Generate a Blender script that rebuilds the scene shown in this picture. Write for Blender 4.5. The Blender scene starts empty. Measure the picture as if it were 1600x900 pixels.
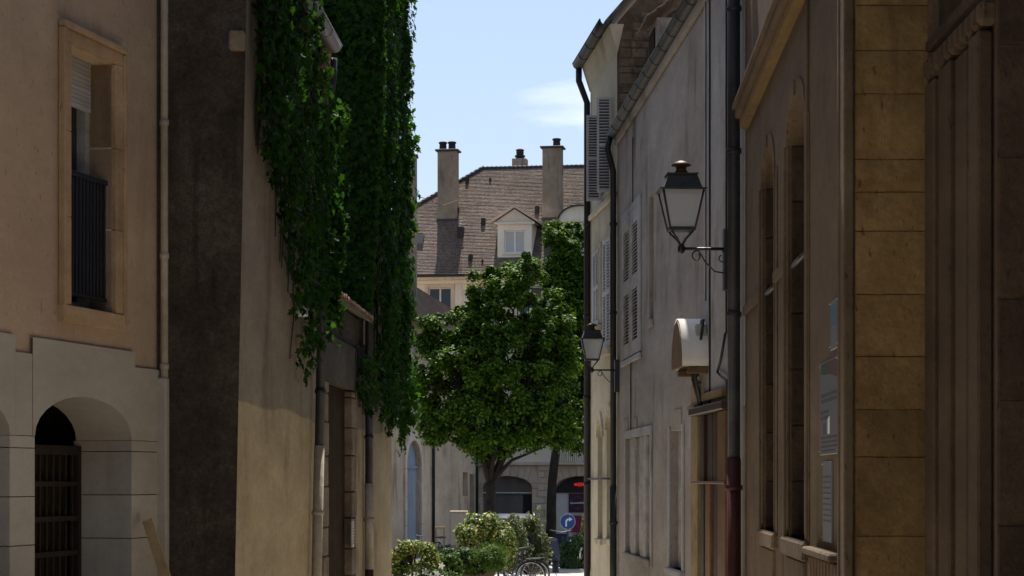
import bpy, math, random
import numpy as np
from mathutils import Vector, Matrix
random.seed(7); RNG = np.random.default_rng(11)
SC = bpy.context.scene
COL = SC.collection
rad = math.radians

# ------------------------------------------------------------------ camera, sky, sun, exposure
F, CX, HY, EZ = 3600.0, 800.0, 750.0, 1.6          # focal length and horizon in photo pixels, eye height in metres
cam = bpy.data.cameras.new('camera'); camo = bpy.data.objects.new('camera', cam); COL.objects.link(camo)
camo.location = (0, 0, EZ); camo.rotation_euler = (rad(90), 0, 0)
cam.sensor_width = 36; cam.lens = 36 * F / 1600; cam.shift_y = (HY - 450) / 1600
cam.clip_start = .1; cam.clip_end = 3000
SC.camera = camo
SUN_EL, SUN_AZ = 62.0, -1.0                        # azimuth: degrees to the right of straight ahead (+Y)
w = bpy.data.worlds.new('World'); SC.world = w; w.use_nodes = True
nt = w.node_tree; nt.nodes.clear()
sky = nt.nodes.new('ShaderNodeTexSky'); sky.sky_type = 'NISHITA'; sky.sun_disc = False
sky.sun_elevation = rad(SUN_EL); sky.sun_rotation = rad(SUN_AZ); sky.altitude = 200; sky.air_density = 1.0; sky.dust_density = 2.2; sky.ozone_density = 3.0
tc = nt.nodes.new('ShaderNodeTexCoord')
mp = nt.nodes.new('ShaderNodeMapping'); mp.inputs['Scale'].default_value = (2.2, 2.2, 13.0); mp.inputs['Location'].default_value = (0.60, 0.0, 0.56)
nz = nt.nodes.new('ShaderNodeTexNoise'); nz.inputs['Scale'].default_value = 2.6; nz.inputs['Detail'].default_value = 7; nz.inputs['Roughness'].default_value = .52; nz.inputs['Distortion'].default_value = .3
cr = nt.nodes.new('ShaderNodeValToRGB'); cr.color_ramp.elements[0].position = .54; cr.color_ramp.elements[1].position = .72
cr.color_ramp.elements[1].color = (.75, .75, .75, 1); cr.color_ramp.elements[0].color = (0, 0, 0, 1)
mx = nt.nodes.new('ShaderNodeMixRGB'); mx.inputs[2].default_value = (8.6, 8.9, 9.3, 1)
bg = nt.nodes.new('ShaderNodeBackground'); bg.inputs[1].default_value = .08
wo = nt.nodes.new('ShaderNodeOutputWorld')
L = nt.links.new
L(tc.outputs['Generated'], mp.inputs[0]); L(mp.outputs[0], nz.inputs['Vector']); L(nz.outputs[0], cr.inputs[0])
L(cr.outputs[0], mx.inputs[0]); L(sky.outputs[0], mx.inputs[1]); L(mx.outputs[0], bg.inputs[0]); L(bg.outputs[0], wo.inputs[0])
sl = bpy.data.lights.new('sun', 'SUN'); sl.energy = 5.0; sl.angle = rad(.53); sl.color = (1, .95, .87)
so = bpy.data.objects.new('sun', sl); COL.objects.link(so)
sdir = Vector((math.sin(rad(SUN_AZ)) * math.cos(rad(SUN_EL)), math.cos(rad(SUN_AZ)) * math.cos(rad(SUN_EL)), math.sin(rad(SUN_EL))))
so.rotation_euler = sdir.to_track_quat('Z', 'Y').to_euler()
so.location = (0, 20, 40)
vs = SC.view_settings; vs.view_transform = 'Standard'; vs.look = 'None'; vs.gamma = 1; vs.use_curve_mapping = False
vs.exposure = 0.85
SC.cycles.use_denoising = True
SC.cycles.max_bounces = 6; SC.cycles.diffuse_bounces = 3; SC.cycles.transparent_max_bounces = 4

# ------------------------------------------------------------------ materials
MATS = {}
def mat(name, col, var=.22, scale=2.5, bump=.25, bscale=45, rough=.88, streak=0., metal=0., spec=.3, orand=.12,
        band=None, spots=0., brick=None, coat=0., grain=0.):
    """procedural surface: two noises for colour, vertical stains, fine relief. band=(height, colour): a later coat of paint up to that height"""
    m = bpy.data.materials.new(name); m.use_nodes = True; t = m.node_tree; n = t.nodes; b = n['Principled BSDF']; k = t.links.new
    g = n.new('ShaderNodeNewGeometry')
    pm = n.new('ShaderNodeMapping'); pm.inputs['Scale'].default_value = (1, .32, 1); k(g.outputs['Position'], pm.inputs[0])
    def noise(sc, det=4, ro=.6, vec=None, dist=0):
        q = n.new('ShaderNodeTexNoise'); q.inputs['Scale'].default_value = sc; q.inputs['Detail'].default_value = det
        q.inputs['Roughness'].default_value = ro; q.inputs['Distortion'].default_value = dist
        k(vec or g.outputs['Position'], q.inputs['Vector']); return q.outputs[0]
    def math_(op, a, b2):
        q = n.new('ShaderNodeMath'); q.operation = op
        for i, v in enumerate((a, b2)):
            if isinstance(v, (int, float)): q.inputs[i].default_value = v
            else: k(v, q.inputs[i])
        return q.outputs[0]
    def ramp(x, a, b2, lo=0., hi=1.):
        q = n.new('ShaderNodeMapRange'); q.inputs[1].default_value = a; q.inputs[2].default_value = b2; q.inputs[3].default_value = lo; q.inputs[4].default_value = hi
        k(x, q.inputs[0]); return q.outputs[0]
    base = n.new('ShaderNodeRGB'); base.outputs[0].default_value = (*col, 1); cur = base.outputs[0]
    if brick:
        bt = n.new('ShaderNodeTexNoise'); bt.inputs['Scale'].default_value = 1
        mpg = n.new('ShaderNodeMapping'); mpg.inputs['Scale'].default_value = brick
        k(g.outputs['Position'], mpg.inputs[0]); k(mpg.outputs[0], bt.inputs['Vector']); bt.inputs['Detail'].default_value = 1
        hv = n.new('ShaderNodeHueSaturation'); k(cur, hv.inputs['Color']); k(ramp(bt.outputs[0], .3, .7, .55, 1.5), hv.inputs['Value'])
        k(ramp(bt.outputs[0], .35, .65, .7, 1.15), hv.inputs['Saturation']); cur = hv.outputs[0]
    if band:
        sep = n.new('ShaderNodeSeparateXYZ'); k(g.outputs['Position'], sep.inputs[0])
        wob = ramp(noise(.22, 1), .3, .7, -.10, .10)
        h = math_('SUBTRACT', math_('ADD', sep.outputs[2], wob), band[0])
        fac = ramp(h, -.012, .012, 1, 0)
        q = n.new('ShaderNodeMixRGB'); k(fac, q.inputs[0]); k(cur, q.inputs[1]); q.inputs[2].default_value = (*band[1], 1); cur = q.outputs[0]
    v = ramp(noise(scale, 6, .62, pm.outputs[0]), .3, .7, 1 - var, 1 + var)
    v = math_('MULTIPLY', v, ramp(noise(scale * 9, 3, .6, pm.outputs[0]), .3, .7, 1 - var * .45, 1 + var * .45))
    if streak:
        mpg = n.new('ShaderNodeMapping'); mpg.inputs['Scale'].default_value = (3.2, .8, .34); k(g.outputs['Position'], mpg.inputs[0])
        run = ramp(noise(1.5, 4, .55, mpg.outputs[0], .6), .52, .70, 0, 1); msk = ramp(noise(.6, 3, .6, pm.outputs[0]), .40, .60, 0, 1)
        v = math_('MULTIPLY', v, ramp(math_('MULTIPLY', run, msk), 0, 1, 1, 1 - min(.85, streak * 1.8)))
        v = math_('MULTIPLY', v, ramp(noise(.5, 4, .7, pm.outputs[0], .8), .35, .65, 1 - streak * .45, 1 + streak * .3))
    if grain: v = math_('MULTIPLY', v, ramp(noise(38, 3, .7), .3, .7, 1 - grain, 1 + grain))
    if spots:
        mpg = n.new('ShaderNodeMapping'); mpg.inputs['Scale'].default_value = (30, 30, 11); k(g.outputs['Position'], mpg.inputs[0])
        v = math_('MULTIPLY', v, ramp(noise(1, 2, .5, mpg.outputs[0]), .28, .34, 1 - spots, 1))
    oi = n.new('ShaderNodeObjectInfo'); v = math_('MULTIPLY', v, ramp(oi.outputs['Random'], 0, 1, 1 - orand, 1 + orand))
    q = n.new('ShaderNodeMixRGB'); q.blend_type = 'MULTIPLY'; q.inputs[0].default_value = 1; k(cur, q.inputs[1])
    cv = n.new('ShaderNodeCombineXYZ'); k(v, cv.inputs[0]); k(math_('POWER', v, 1.08), cv.inputs[1]); k(math_('POWER', v, 1.2), cv.inputs[2]); k(cv.outputs[0], q.inputs[2])
    k(q.outputs[0], b.inputs['Base Color'])
    b.inputs['Roughness'].default_value = rough; b.inputs['Metallic'].default_value = metal; b.inputs['Specular IOR Level'].default_value = spec
    if coat: b.inputs['Coat Weight'].default_value = coat
    if bump:
        bp = n.new('ShaderNodeBump'); bp.inputs['Strength'].default_value = bump; bp.inputs['Distance'].default_value = .02
        hh = math_('ADD', noise(bscale, 4, .65), math_('MULTIPLY', noise(bscale * .12, 3), 1.5)); k(hh, bp.inputs['Height']); k(bp.outputs[0], b.inputs['Normal'])
    MATS[name] = m; return m
def leafmat(name, c1, c2, trans=.35, pale=None, rough=.45):
    m = bpy.data.materials.new(name); m.use_nodes = True; t = m.node_tree; n = t.nodes; k = t.links.new
    b = n['Principled BSDF']; o = n['Material Output']; g = n.new('ShaderNodeNewGeometry')
    r = n.new('ShaderNodeValToRGB'); e = r.color_ramp.elements; e[0].color = (*c1, 1); e[1].color = (*c2, 1); e[1].position = .6
    if pale: z = e.new(.93); z.color = (*pale, 1); z = e.new(1.0); z.color = (*pale, 1)
    k(g.outputs['Random Per Island'], r.inputs[0]); k(r.outputs[0], b.inputs['Base Color']); b.inputs['Roughness'].default_value = rough
    b.inputs['Specular IOR Level'].default_value = .12
    tr = n.new('ShaderNodeBsdfTranslucent'); hs = n.new('ShaderNodeHueSaturation'); hs.inputs['Value'].default_value = 1.5; hs.inputs['Hue'].default_value = .487; hs.inputs['Saturation'].default_value = 1.1
    k(r.outputs[0], hs.inputs['Color']); k(hs.outputs[0], tr.inputs[0])
    ms = n.new('ShaderNodeMixShader'); ms.inputs[0].default_value = trans; k(b.outputs[0], ms.inputs[1]); k(tr.outputs[0], ms.inputs[2]); k(ms.outputs[0], o.inputs[0])
    MATS[name] = m; return m
def flat(name, col, rough=.6, metal=0., emit=0., spec=.4):
    m = bpy.data.materials.new(name); m.use_nodes = True; b = m.node_tree.nodes['Principled BSDF']
    b.inputs['Base Color'].default_value = (*col, 1); b.inputs['Roughness'].default_value = rough; b.inputs['Metallic'].default_value = metal; b.inputs['Specular IOR Level'].default_value = spec
    if emit: b.inputs['Emission Color'].default_value = (*col, 1); b.inputs['Emission Strength'].default_value = emit
    MATS[name] = m; return m
mat('cream_render', (.48, .345, .23), .10, 1.1, .4, 70, .93, .16, spots=.35, grain=.07)
mat('slab_stone', (.41, .365, .30), .10, 1.5, .12, 60, .88, .14, orand=.07, grain=.05)
mat('frame_stone', (.40, .265, .145), .18, 3, .25, 50, .88, .25, spots=.3, grain=.06)
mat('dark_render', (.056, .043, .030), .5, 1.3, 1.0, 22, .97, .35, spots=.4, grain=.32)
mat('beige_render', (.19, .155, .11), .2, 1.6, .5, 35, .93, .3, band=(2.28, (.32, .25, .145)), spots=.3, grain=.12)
mat('old_stone', (.19, .145, .095), .4, 2.2, .6, 22, .93, .35)
mat('door_wood_dark', (.038, .024, .014), .3, 5, .3, 30, .95, spec=.04)
mat('grey_plaster', (.315, .28, .248), .16, 1.1, .4, 40, .93, .38, spots=.35, grain=.08)
mat('pale_plaster', (.39, .385, .38), .14, 1.3, .35, 40, .93, .32, grain=.07)
mat('cream_plaster', (.56, .50, .37), .12, 1.2, .25, 40, .92, .28)
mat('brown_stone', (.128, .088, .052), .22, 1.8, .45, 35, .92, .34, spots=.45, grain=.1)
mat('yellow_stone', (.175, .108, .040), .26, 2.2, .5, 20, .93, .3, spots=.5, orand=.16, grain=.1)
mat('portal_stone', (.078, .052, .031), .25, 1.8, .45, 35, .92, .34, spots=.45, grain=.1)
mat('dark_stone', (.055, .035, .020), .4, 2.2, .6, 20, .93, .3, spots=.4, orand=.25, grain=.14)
mat('mortar', (.13, .08, .035), .5, 6, .8, 30, .95, spots=.5)
mat('rubble_stone', (.14, .10, .065), .5, 4, .9, 14, .95, orand=.25)
mat('facade_cream', (.78, .69, .54), .07, .8, .12, 30, .9, .12)
mat('facade_stone', (.66, .53, .40), .1, 1.2, .2, 25, .9, .15, orand=.1)
mat('wall_ochre', (.60, .455, .31), .16, .7, .2, 25, .9, .28)
mat('chimney_render', (.29, .24, .18), .18, 1.4, .3, 20, .93, .35, grain=.1)
mat('roof_tile', (.132, .097, .075), .24, .6, .5, 12, .93, brick=(10, 10, 15), orand=.15, grain=.22)
mat('warm_tile', (.26, .155, .085), .3, 2.0, .5, 16, .9, brick=(7, 7, 9), orand=.3)
mat('slate', (.045, .045, .05), .3, 3, .3, 20, .6)
mat('zinc', (.05, .048, .047), .3, 3, .2, 20, .55, .3, metal=.35)
mat('zinc_pale', (.22, .22, .245), .2, 3, .2, 20, .5, .2, metal=.3)
mat('zinc_dark', (.032, .032, .036), .3, 3, .25, 25, .5, .2, metal=.2)
mat('pipe_red', (.055, .014, .012), .3, 3, .2, 25, .5)
mat('pipe_cream', (.36, .31, .24), .2, 3, .2, 25, .7, .3)
mat('black_iron', (.014, .014, .015), .3, 8, .3, 40, .45, spec=.5)
mat('lamp_iron', (.035, .036, .033), .3, 8, .3, 40, .5, spec=.4)
mat('navy_iron', (.006, .007, .014), .2, 8, .1, 40, .5, spec=.4)
mat('white_paint', (.72, .70, .66), .06, 3, .08, 30, .55, .08)
mat('shutter_grey', (.50, .51, .54), .12, 4, .15, 30, .7, .18)
mat('shutter_worn', (.36, .34, .31), .25, 6, .3, 30, .8, .35)
mat('louvre_brown', (.20, .12, .055), .3, 6, .3, 30, .8)
mat('blue_paint', (.20, .24, .30), .12, 2, .1, 20, .6, .2)
mat('gate_wood', (.026, .016, .009), .3, 4, .3, 30, .7)
mat('pine_timber', (.42, .27, .12), .2, 5, .2, 40, .7)
mat('varnish_dark', (.03, .012, .007), .4, 5, .15, 25, .5, spec=.4)
mat('varnish_light', (.13, .06, .020), .35, 5, .25, 25, .5, .3, spec=.4)
mat('timber_post', (.26, .19, .10), .25, 4, .4, 25, .85, .3)
mat('terracotta', (.17, .11, .075), .2, 3, .3, 20, .85, .2)
mat('hood_white', (.80, .77, .70), .06, 3, .06, 30, .5, .06)
mat('hood_wood', (.14, .085, .04), .25, 5, .3, 30, .7, .2)
mat('asphalt', (.055, .053, .05), .2, 1.5, .4, 60, .92)
mat('paving', (.36, .33, .285), .12, 1.2, .2, 40, .9, orand=.06)
mat('kerb_stone', (.38, .35, .31), .15, 2, .3, 30, .9)
mat('bark', (.030, .023, .018), .4, 4, .9, 18, .95)
mat('soil', (.04, .03, .02), .3, 8, .6, 40, .97)
mat('pot_dark', (.03, .028, .028), .3, 5, .2, 20, .7)
mat('plastic_grey', (.42, .40, .38), .08, 5, .05, 20, .5)
mat('lantern_copper', (.09, .045, .025), .35, 9, .3, 40, .5, metal=.4)
mat('tyre', (.014, .014, .014), .1, 8, .1, 40, .8)
mat('steel', (.42, .42, .43), .1, 8, .05, 40, .35, metal=.9)
flat('glass_dark', (.015, .017, .02), .06, spec=.6)
flat('glass_mid', (.17, .155, .14), .08, spec=.6)  # pale base colour stands in for the beige reflection in the panes
flat('lantern_glass', (.62, .65, .68), .25, spec=.5)
_b = MATS['lantern_glass'].node_tree.nodes['Principled BSDF']; _b.inputs['Alpha'].default_value = .55; _b.inputs['Roughness'].default_value = .3
flat('curtain', (.52, .51, .48), .9)
flat('car_paint', (.010, .016, .045), .6, spec=.15)
flat('bike_paint', (.05, .012, .03), .35)
flat('sign_blue', (.012, .075, .30), .45)
flat('sign_white', (.82, .82, .82), .5)
flat('sign_purple', (.075, .010, .040), .5)
flat('sign_magenta', (.35, .02, .10), .5)
flat('awning_dark', (.022, .02, .022), .7)
flat('red_light', (.8, .03, .02), .5, emit=.35)
flat('plaque_blue', (.06, .13, .20), .35)
flat('plaque_pale', (.135, .15, .185), .35)
flat('plaque_steel', (.22, .25, .29), .3, metal=.5)
flat('poster_green', (.03, .06, .05), .5)
flat('poster_red', (.09, .045, .05), .5)
flat('poster_dark', (.075, .08, .10), .5)
flat('flower_white', (.80, .80, .76), .6)
leafmat('leaf_tree', (.010, .034, .004), (.082, .155, .011), .19, rough=.6)
leafmat('leaf_ivy', (.004, .016, .004), (.024, .072, .009), .44, rough=.65)
leafmat('leaf_variegated', (.022, .055, .010), (.095, .155, .025), .3, pale=(.50, .46, .17))
leafmat('leaf_grey', (.035, .065, .022), (.10, .135, .05), .28, pale=(.34, .33, .17))
leafmat('leaf_dark', (.022, .055, .016), (.07, .12, .04), .25)
leafmat('leaf_grass', (.03, .07, .012), (.085, .14, .025), .25)

# ------------------------------------------------------------------ mesh helpers
def finish(o, parent=None, kind=None):
    COL.objects.link(o)
    if parent: o.parent = parent
    if kind: o['kind'] = kind
    return o
class MB:
    def __init__(s): s.v = []; s.f = []; s.sm = []
    def add(s, vs_, fs, smooth=False):
        o = len(s.v); s.v += [tuple(p) for p in vs_]; s.f += [tuple(i + o for i in q) for q in fs]; s.sm += [smooth] * len(fs); return s
    def box(s, a0, a1, b0, b1, c0, c1):
        a0, a1 = min(a0, a1), max(a0, a1); b0, b1 = min(b0, b1), max(b0, b1); c0, c1 = min(c0, c1), max(c0, c1)
        return s.add([(x, y, z) for z in (c0, c1) for y in (b0, b1) for x in (a0, a1)],
                     [(0, 2, 3, 1), (4, 5, 7, 6), (0, 1, 5, 4), (2, 6, 7, 3), (0, 4, 6, 2), (1, 3, 7, 5)])
    def cbox(s, a0, a1, b0, b1, c0, c1, c=.006):
        """box with chamfered edges"""
        a0, a1 = min(a0, a1), max(a0, a1); b0, b1 = min(b0, b1), max(b0, b1); c0, c1 = min(c0, c1), max(c0, c1)
        m = ((a0 + a1) / 2, (b0 + b1) / 2, (c0 + c1) / 2); h = ((a1 - a0) / 2, (b1 - b0) / 2, (c1 - c0) / 2); c = min(c, *(q * .45 for q in h))
        vv, idx = [], {}
        for sx in (-1, 1):
            for sy in (-1, 1):
                for sz in (-1, 1):
                    S = (sx, sy, sz)
                    for ax in range(3):
                        idx[(S, ax)] = len(vv); vv.append(tuple(m[i] + S[i] * (h[i] - (0 if i == ax else c)) for i in range(3)))
        ff = []
        for ax in range(3):
            i, j = [q for q in range(3) if q != ax]
            for sg in (-1, 1):
                q = []
                for (p, r) in ((-1, -1), (1, -1), (1, 1), (-1, 1)):
                    S = [0, 0, 0]; S[ax] = sg; S[i] = p; S[j] = r; q.append(idx[(tuple(S), ax)])
                if (sg > 0) == (ax == 1): q.reverse()
                ff.append(tuple(q))
        for ax in range(3):
            i, j = [q for q in range(3) if q != ax]
            for p in (-1, 1):
                for r in (-1, 1):
                    S0 = [0, 0, 0]; S1 = [0, 0, 0]; S0[ax] = -1; S1[ax] = 1
                    for S in (S0, S1): S[i] = p; S[j] = r
                    S0, S1 = tuple(S0), tuple(S1); ff.append((idx[(S0, i)], idx[(S1, i)], idx[(S1, j)], idx[(S0, j)]))
        for sx in (-1, 1):
            for sy in (-1, 1):
                for sz in (-1, 1):
                    S = (sx, sy, sz); ff.append((idx[(S, 0)], idx[(S, 1)], idx[(S, 2)]))
        return s.add(vv, ff)
    def tube(s, pts, r, n=8, cap=True):
        pts = [Vector(p) for p in pts]; rs = r if isinstance(r, (list, tuple)) else [r] * len(pts); vv, ff = [], []
        up = Vector((.31, .17, .93)); prev = None
        for i, p in enumerate(pts):
            d = (pts[min(i + 1, len(pts) - 1)] - pts[max(i - 1, 0)]).normalized()
            if prev is None: a = d.cross(up if abs(d.dot(up)) < .95 else Vector((1, 0, 0))).normalized()
            else: a = (prev - d * prev.dot(d)).normalized()
            prev = a; b = d.cross(a)
            vv += [p + (a * math.cos(q) + b * math.sin(q)) * rs[i] for q in (2 * math.pi * j / n for j in range(n))]
        for i in range(len(pts) - 1):
            for j in range(n): ff.append((i * n + j, i * n + (j + 1) % n, (i + 1) * n + (j + 1) % n, (i + 1) * n + j))
        if cap: ff += [tuple(range(n))[::-1], tuple((len(pts) - 1) * n + j for j in range(n))]
        return s.add(vv, ff, True)
    def lathe(s, prof, c=(0, 0, 0), n=12):
        vv = [(c[0] + r * math.cos(2 * math.pi * j / n), c[1] + r * math.sin(2 * math.pi * j / n), c[2] + z) for r, z in prof for j in range(n)]
        ff = [(i * n + j, i * n + (j + 1) % n, (i + 1) * n + (j + 1) % n, (i + 1) * n + j) for i in range(len(prof) - 1) for j in range(n)]
        ff += [tuple(range(n))[::-1], tuple((len(prof) - 1) * n + j for j in range(n))]
        return s.add(vv, ff, True)
    def prism(s, poly, b0, b1):
        """poly in (a, c) extruded from b0 to b1"""
        n = len(poly); vv = [(a, b0, c) for a, c in poly] + [(a, b1, c) for a, c in poly]
        return s.add(vv, [tuple(range(n)), tuple(range(n, 2 * n))[::-1]] + [(i, i + n, (i + 1) % n + n, (i + 1) % n) for i in range(n)])
    def build(s, name, m, parent=None, kind=None, loc=None):
        me = bpy.data.meshes.new(name); me.from_pydata(s.v, [], s.f)
        me.polygons.foreach_set('use_smooth', s.sm); me.materials.append(MATS[m]); me.update()
        import bmesh
        b = bmesh.new(); b.from_mesh(me); bmesh.ops.recalc_face_normals(b, faces=b.faces); b.to_mesh(me); b.free()
        o = bpy.data.objects.new(name, me)
        if loc: o.location = loc
        return finish(o, parent, kind)
def box(name, m, parent, *a, c=None):
    q = MB(); (q.cbox(*a, c=c) if c else q.box(*a)); return q.build(name, m, parent)
CACHE = {}
def piece(name, m, parent, loc, dims, c=.01):
    """one of many alike pieces: shares its mesh with every piece of that size"""
    key = (name, m, tuple(round(d, 2) for d in dims), c)
    if key not in CACHE:
        h = [d / 2 for d in dims]; o = MB().cbox(-h[0], h[0], -h[1], h[1], -h[2], h[2], c).build(name, m, parent); CACHE[key] = o.data
    else:
        o = bpy.data.objects.new(name, CACHE[key]); finish(o, parent)
    o.location = loc; return o
def rough_block(name, m, parent, loc, W, T, H, rz=0):
    """weathered ashlar block: front on +y with worn, uneven arrises"""
    nx, nz = 9, max(4, int(H / .07)); q = MB(); vv = []
    for j in range(nz + 1):
        for i in range(nx + 1):
            e = min(i, nx - i, j, nz - j); x, z = W * (i / nx - .5), H * (j / nz - .5); y = T / 2 + random.gauss(0, .0022)
            if e == 0: y -= random.uniform(.005, .014); x *= 1 - random.uniform(0, .006); z *= 1 - random.uniform(0, .02)
            elif e == 1 and random.random() < .22: y -= random.uniform(.002, .010)
            vv.append((x, y, z))
    q.add(vv, [(j * (nx + 1) + i, j * (nx + 1) + i + 1, (j + 1) * (nx + 1) + i + 1, (j + 1) * (nx + 1) + i) for j in range(nz) for i in range(nx)], True)
    rim = [i for i in range(nx + 1)] + [j * (nx + 1) + nx for j in range(1, nz + 1)] + [nz * (nx + 1) + i for i in range(nx - 1, -1, -1)] + [j * (nx + 1) for j in range(nz - 1, 0, -1)]
    b = [vv[i] for i in rim]; n = len(b); q.add(b + [(p[0], -T / 2, p[2]) for p in b], [(i, (i + 1) % n, n + (i + 1) % n, n + i) for i in range(n)] + [tuple(range(n, 2 * n))])
    o = q.build(name, m, parent, loc=loc); o.rotation_euler = (0, 0, rz); return o
def tag(o, label=None, cat=None, group=None, kind=None):
    if label: o['label'] = label
    if cat: o['category'] = cat
    if group: o['group'] = group
    if kind: o['kind'] = kind
    return o
def thing(name, label, cat, loc=(0, 0, 0), rz=0, group=None):
    o = bpy.data.objects.new(name, None); COL.objects.link(o); o.location = loc; o.rotation_euler = (0, 0, rz); o.empty_display_size = .2
    return tag(o, label, cat, group)
def copy_tree(o, parent=None):
    c = o.copy(); COL.objects.link(c); c.parent = parent
    for ch in [q for q in bpy.data.objects if q.parent == o]: copy_tree(ch, c)
    return c
def P(px, py, D): return Vector(((px - CX) / F * D, D, EZ + (HY - py) / F * D))
class Wall:
    """a vertical plane: u runs from A to B, w points into the street (left of A->B), z up"""
    def __init__(s, A, B):
        s.A = Vector(A); s.d = (Vector(B) - s.A); s.len = s.d.length; s.d.normalize(); s.n = Vector((-s.d.y, s.d.x)); s.rz = math.atan2(s.d.y, s.d.x)
    def hit(s, px, w=0.):
        r = Vector(((px - CX) / F, 1)); O = s.A + s.n * w
        D = O.dot(s.n) / r.dot(s.n); p = r * D; return (p - s.A).dot(s.d), D
    def u(s, px, w=0.): return s.hit(px, w)[0]
    def z(s, px, py, w=0.): return EZ + (HY - py) / F * s.hit(px, w)[1]
    def rect(s, x0, x1, y0, y1, w=0.):
        """pixel box -> u0, u1, z0, z1 on the wall"""
        xm = (x0 + x1) / 2; return s.u(x1, w), s.u(x0, w), s.z(xm, y1, w), s.z(xm, y0, w)
    def thing(s, name, label, cat, u=0, z=0, group=None):
        p = s.A + s.d * u; return thing(name, label, cat, (p.x, p.y, z), s.rz, group)
    def world(s, u, w, z): p = s.A + s.d * u + s.n * w; return Vector((p.x, p.y, z))
def arch_pts(u0, u1, zs, z1, n=14):
    m, r = (u0 + u1) / 2, (u1 - u0) / 2
    return [(m - r * math.cos(math.pi * i / n), zs + (z1 - zs) * math.sin(math.pi * i / n)) for i in range(n + 1)]
def wall_grid(mb, u0, u1, z0, z1, ops=(), depth=.25, w=0.):
    """front skin at w with openings (u0,u1,z0,z1[,rise]) and their reveals going back by depth"""
    us = sorted({u0, u1, *[q for o in ops for q in o[:2] if u0 < q < u1]}); zs = sorted({z0, z1, *[q for o in ops for q in o[2:4] if z0 < q < z1]})
    for i in range(len(us) - 1):
        for j in range(len(zs) - 1):
            cu, cz = (us[i] + us[i + 1]) / 2, (zs[j] + zs[j + 1]) / 2
            if any(o[0] < cu < o[1] and o[2] < cz < o[3] for o in ops): continue
            mb.add([(us[i], w, zs[j]), (us[i + 1], w, zs[j]), (us[i + 1], w, zs[j + 1]), (us[i], w, zs[j + 1])], [(0, 1, 2, 3)])
    for o in ops:
        a, b, c, d = o[:4]; rise = o[4] if len(o) > 4 else 0; q = w - depth; sp = d - rise
        def quad(p, r): mb.add([(p[0], w, p[1]), (r[0], w, r[1]), (r[0], q, r[1]), (p[0], q, p[1])], [(0, 1, 2, 3)])
        quad((a, c), (a, sp)); quad((b, sp), (b, c))
        if c > z0 + .01: quad((b, c), (a, c))
        if rise:
            ar = arch_pts(a, b, sp, d)
            for p, r in zip(ar, ar[1:]):
                quad(p, r); mb.add([(p[0], w, p[1]), (r[0], w, r[1]), (r[0], w, d), (p[0], w, d)], [(0, 1, 2, 3)])
        else: quad((a, d), (b, d))
    return mb
def leaves(name, m, C, N, S, parent, tri, down=.0, jit=.5, kind='stuff'):
    """many small leaf faces: centres C, outward normals N, sizes S"""
    k = len(C); N = N + RNG.normal(0, jit, (k, 3)); N /= np.linalg.norm(N, axis=1, keepdims=True) + 1e-9
    A = RNG.normal(0, 1, (k, 3)); A[:, 2] -= down * 3; A -= N * (A * N).sum(1, keepdims=True); A /= np.linalg.norm(A, axis=1, keepdims=True) + 1e-9
    B = np.cross(N, A); T, Fs = tri
    V = (C[:, None] + S[:, None, None] * (T[None, :, 0, None] * B[:, None] + T[None, :, 1, None] * A[:, None] + T[None, :, 2, None] * N[:, None])).reshape(-1, 3)
    FI = (np.arange(k)[:, None, None] * len(T) + Fs[None]).reshape(-1)
    me = bpy.data.meshes.new(name); me.vertices.add(len(V)); me.vertices.foreach_set('co', V.ravel())
    me.loops.add(len(FI)); me.loops.foreach_set('vertex_index', FI.astype(np.int32)); nf = len(FI) // 3
    me.polygons.add(nf); me.polygons.foreach_set('loop_start', np.arange(nf, dtype=np.int32) * 3); me.polygons.foreach_set('loop_total', np.full(nf, 3, np.int32))
    me.materials.append(MATS[m]); me.update(); me.validate()
    return finish(bpy.data.objects.new(name, me), parent, kind)
LEAF = (np.array([(0, -.5, 0), (-.33, 0, .08), (0, .5, -.06), (.33, 0, .08)]), np.array([(0, 3, 2), (0, 2, 1)]))
NARROW = (np.array([(0, -.5, 0), (-.14, .0, .04), (0, .6, -.12), (.14, 0, .04)]), np.array([(0, 3, 2), (0, 2, 1)]))
PALM = (np.array([(0, -.35, 0), (.34, -.32, .03), (.30, -.02, .05), (.52, .16, -.04), (.20, .22, .04), (0, .66, -.10),
                  (-.20, .22, .04), (-.52, .16, -.04), (-.30, -.02, .05), (-.34, -.32, .03), (0, .05, .02)]),
        np.array([(10, i, (i + 1) % 10) for i in range(10)]))

# ------------------------------------------------------------------ ground
def gz(y): return -.9 * min(max((y - 12) / 36, 0), 1)
def sheet(name, m, x0, x1, ys, dz, label=None):
    q = MB()
    for a, b in zip(ys, ys[1:]): q.add([(x0, a, gz(a) + dz), (x1, a, gz(a) + dz), (x1, b, gz(b) + dz), (x0, b, gz(b) + dz)], [(0, 1, 2, 3)])
    o = q.build(name, m); o['kind'] = 'structure'; return o
sheet('ground', 'asphalt', -600, 600, [-400, 12, 48, 900], 0)
sheet('street', 'paving', -6, 3.2, [-30, 12, 48, 49.5], .004)
sq = sheet('square_paving', 'paving', -4.6, 9, [49.5, 56], .005)
pv = tag(bpy.data.objects.new('pavement', None), kind='structure'); COL.objects.link(pv); pv.location = (0, 0, -.9)
for j in range(14):
    for i in range(16):
        if j > 12 and i % 2: pass
        piece('paving_slab', 'paving', pv, (-4.2 + i * .82, 56.4 + j * .82, .03), (.805, .805, .10), .006)
kb = tag(bpy.data.objects.new('kerb', None), kind='structure'); COL.objects.link(kb); kb.location = (0, 68, -.9)
for i in range(14): piece('kerbstone', 'kerb_stone', kb, (-4.4 + i, .12, .04), (.985, .2, .16), .012)

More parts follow.
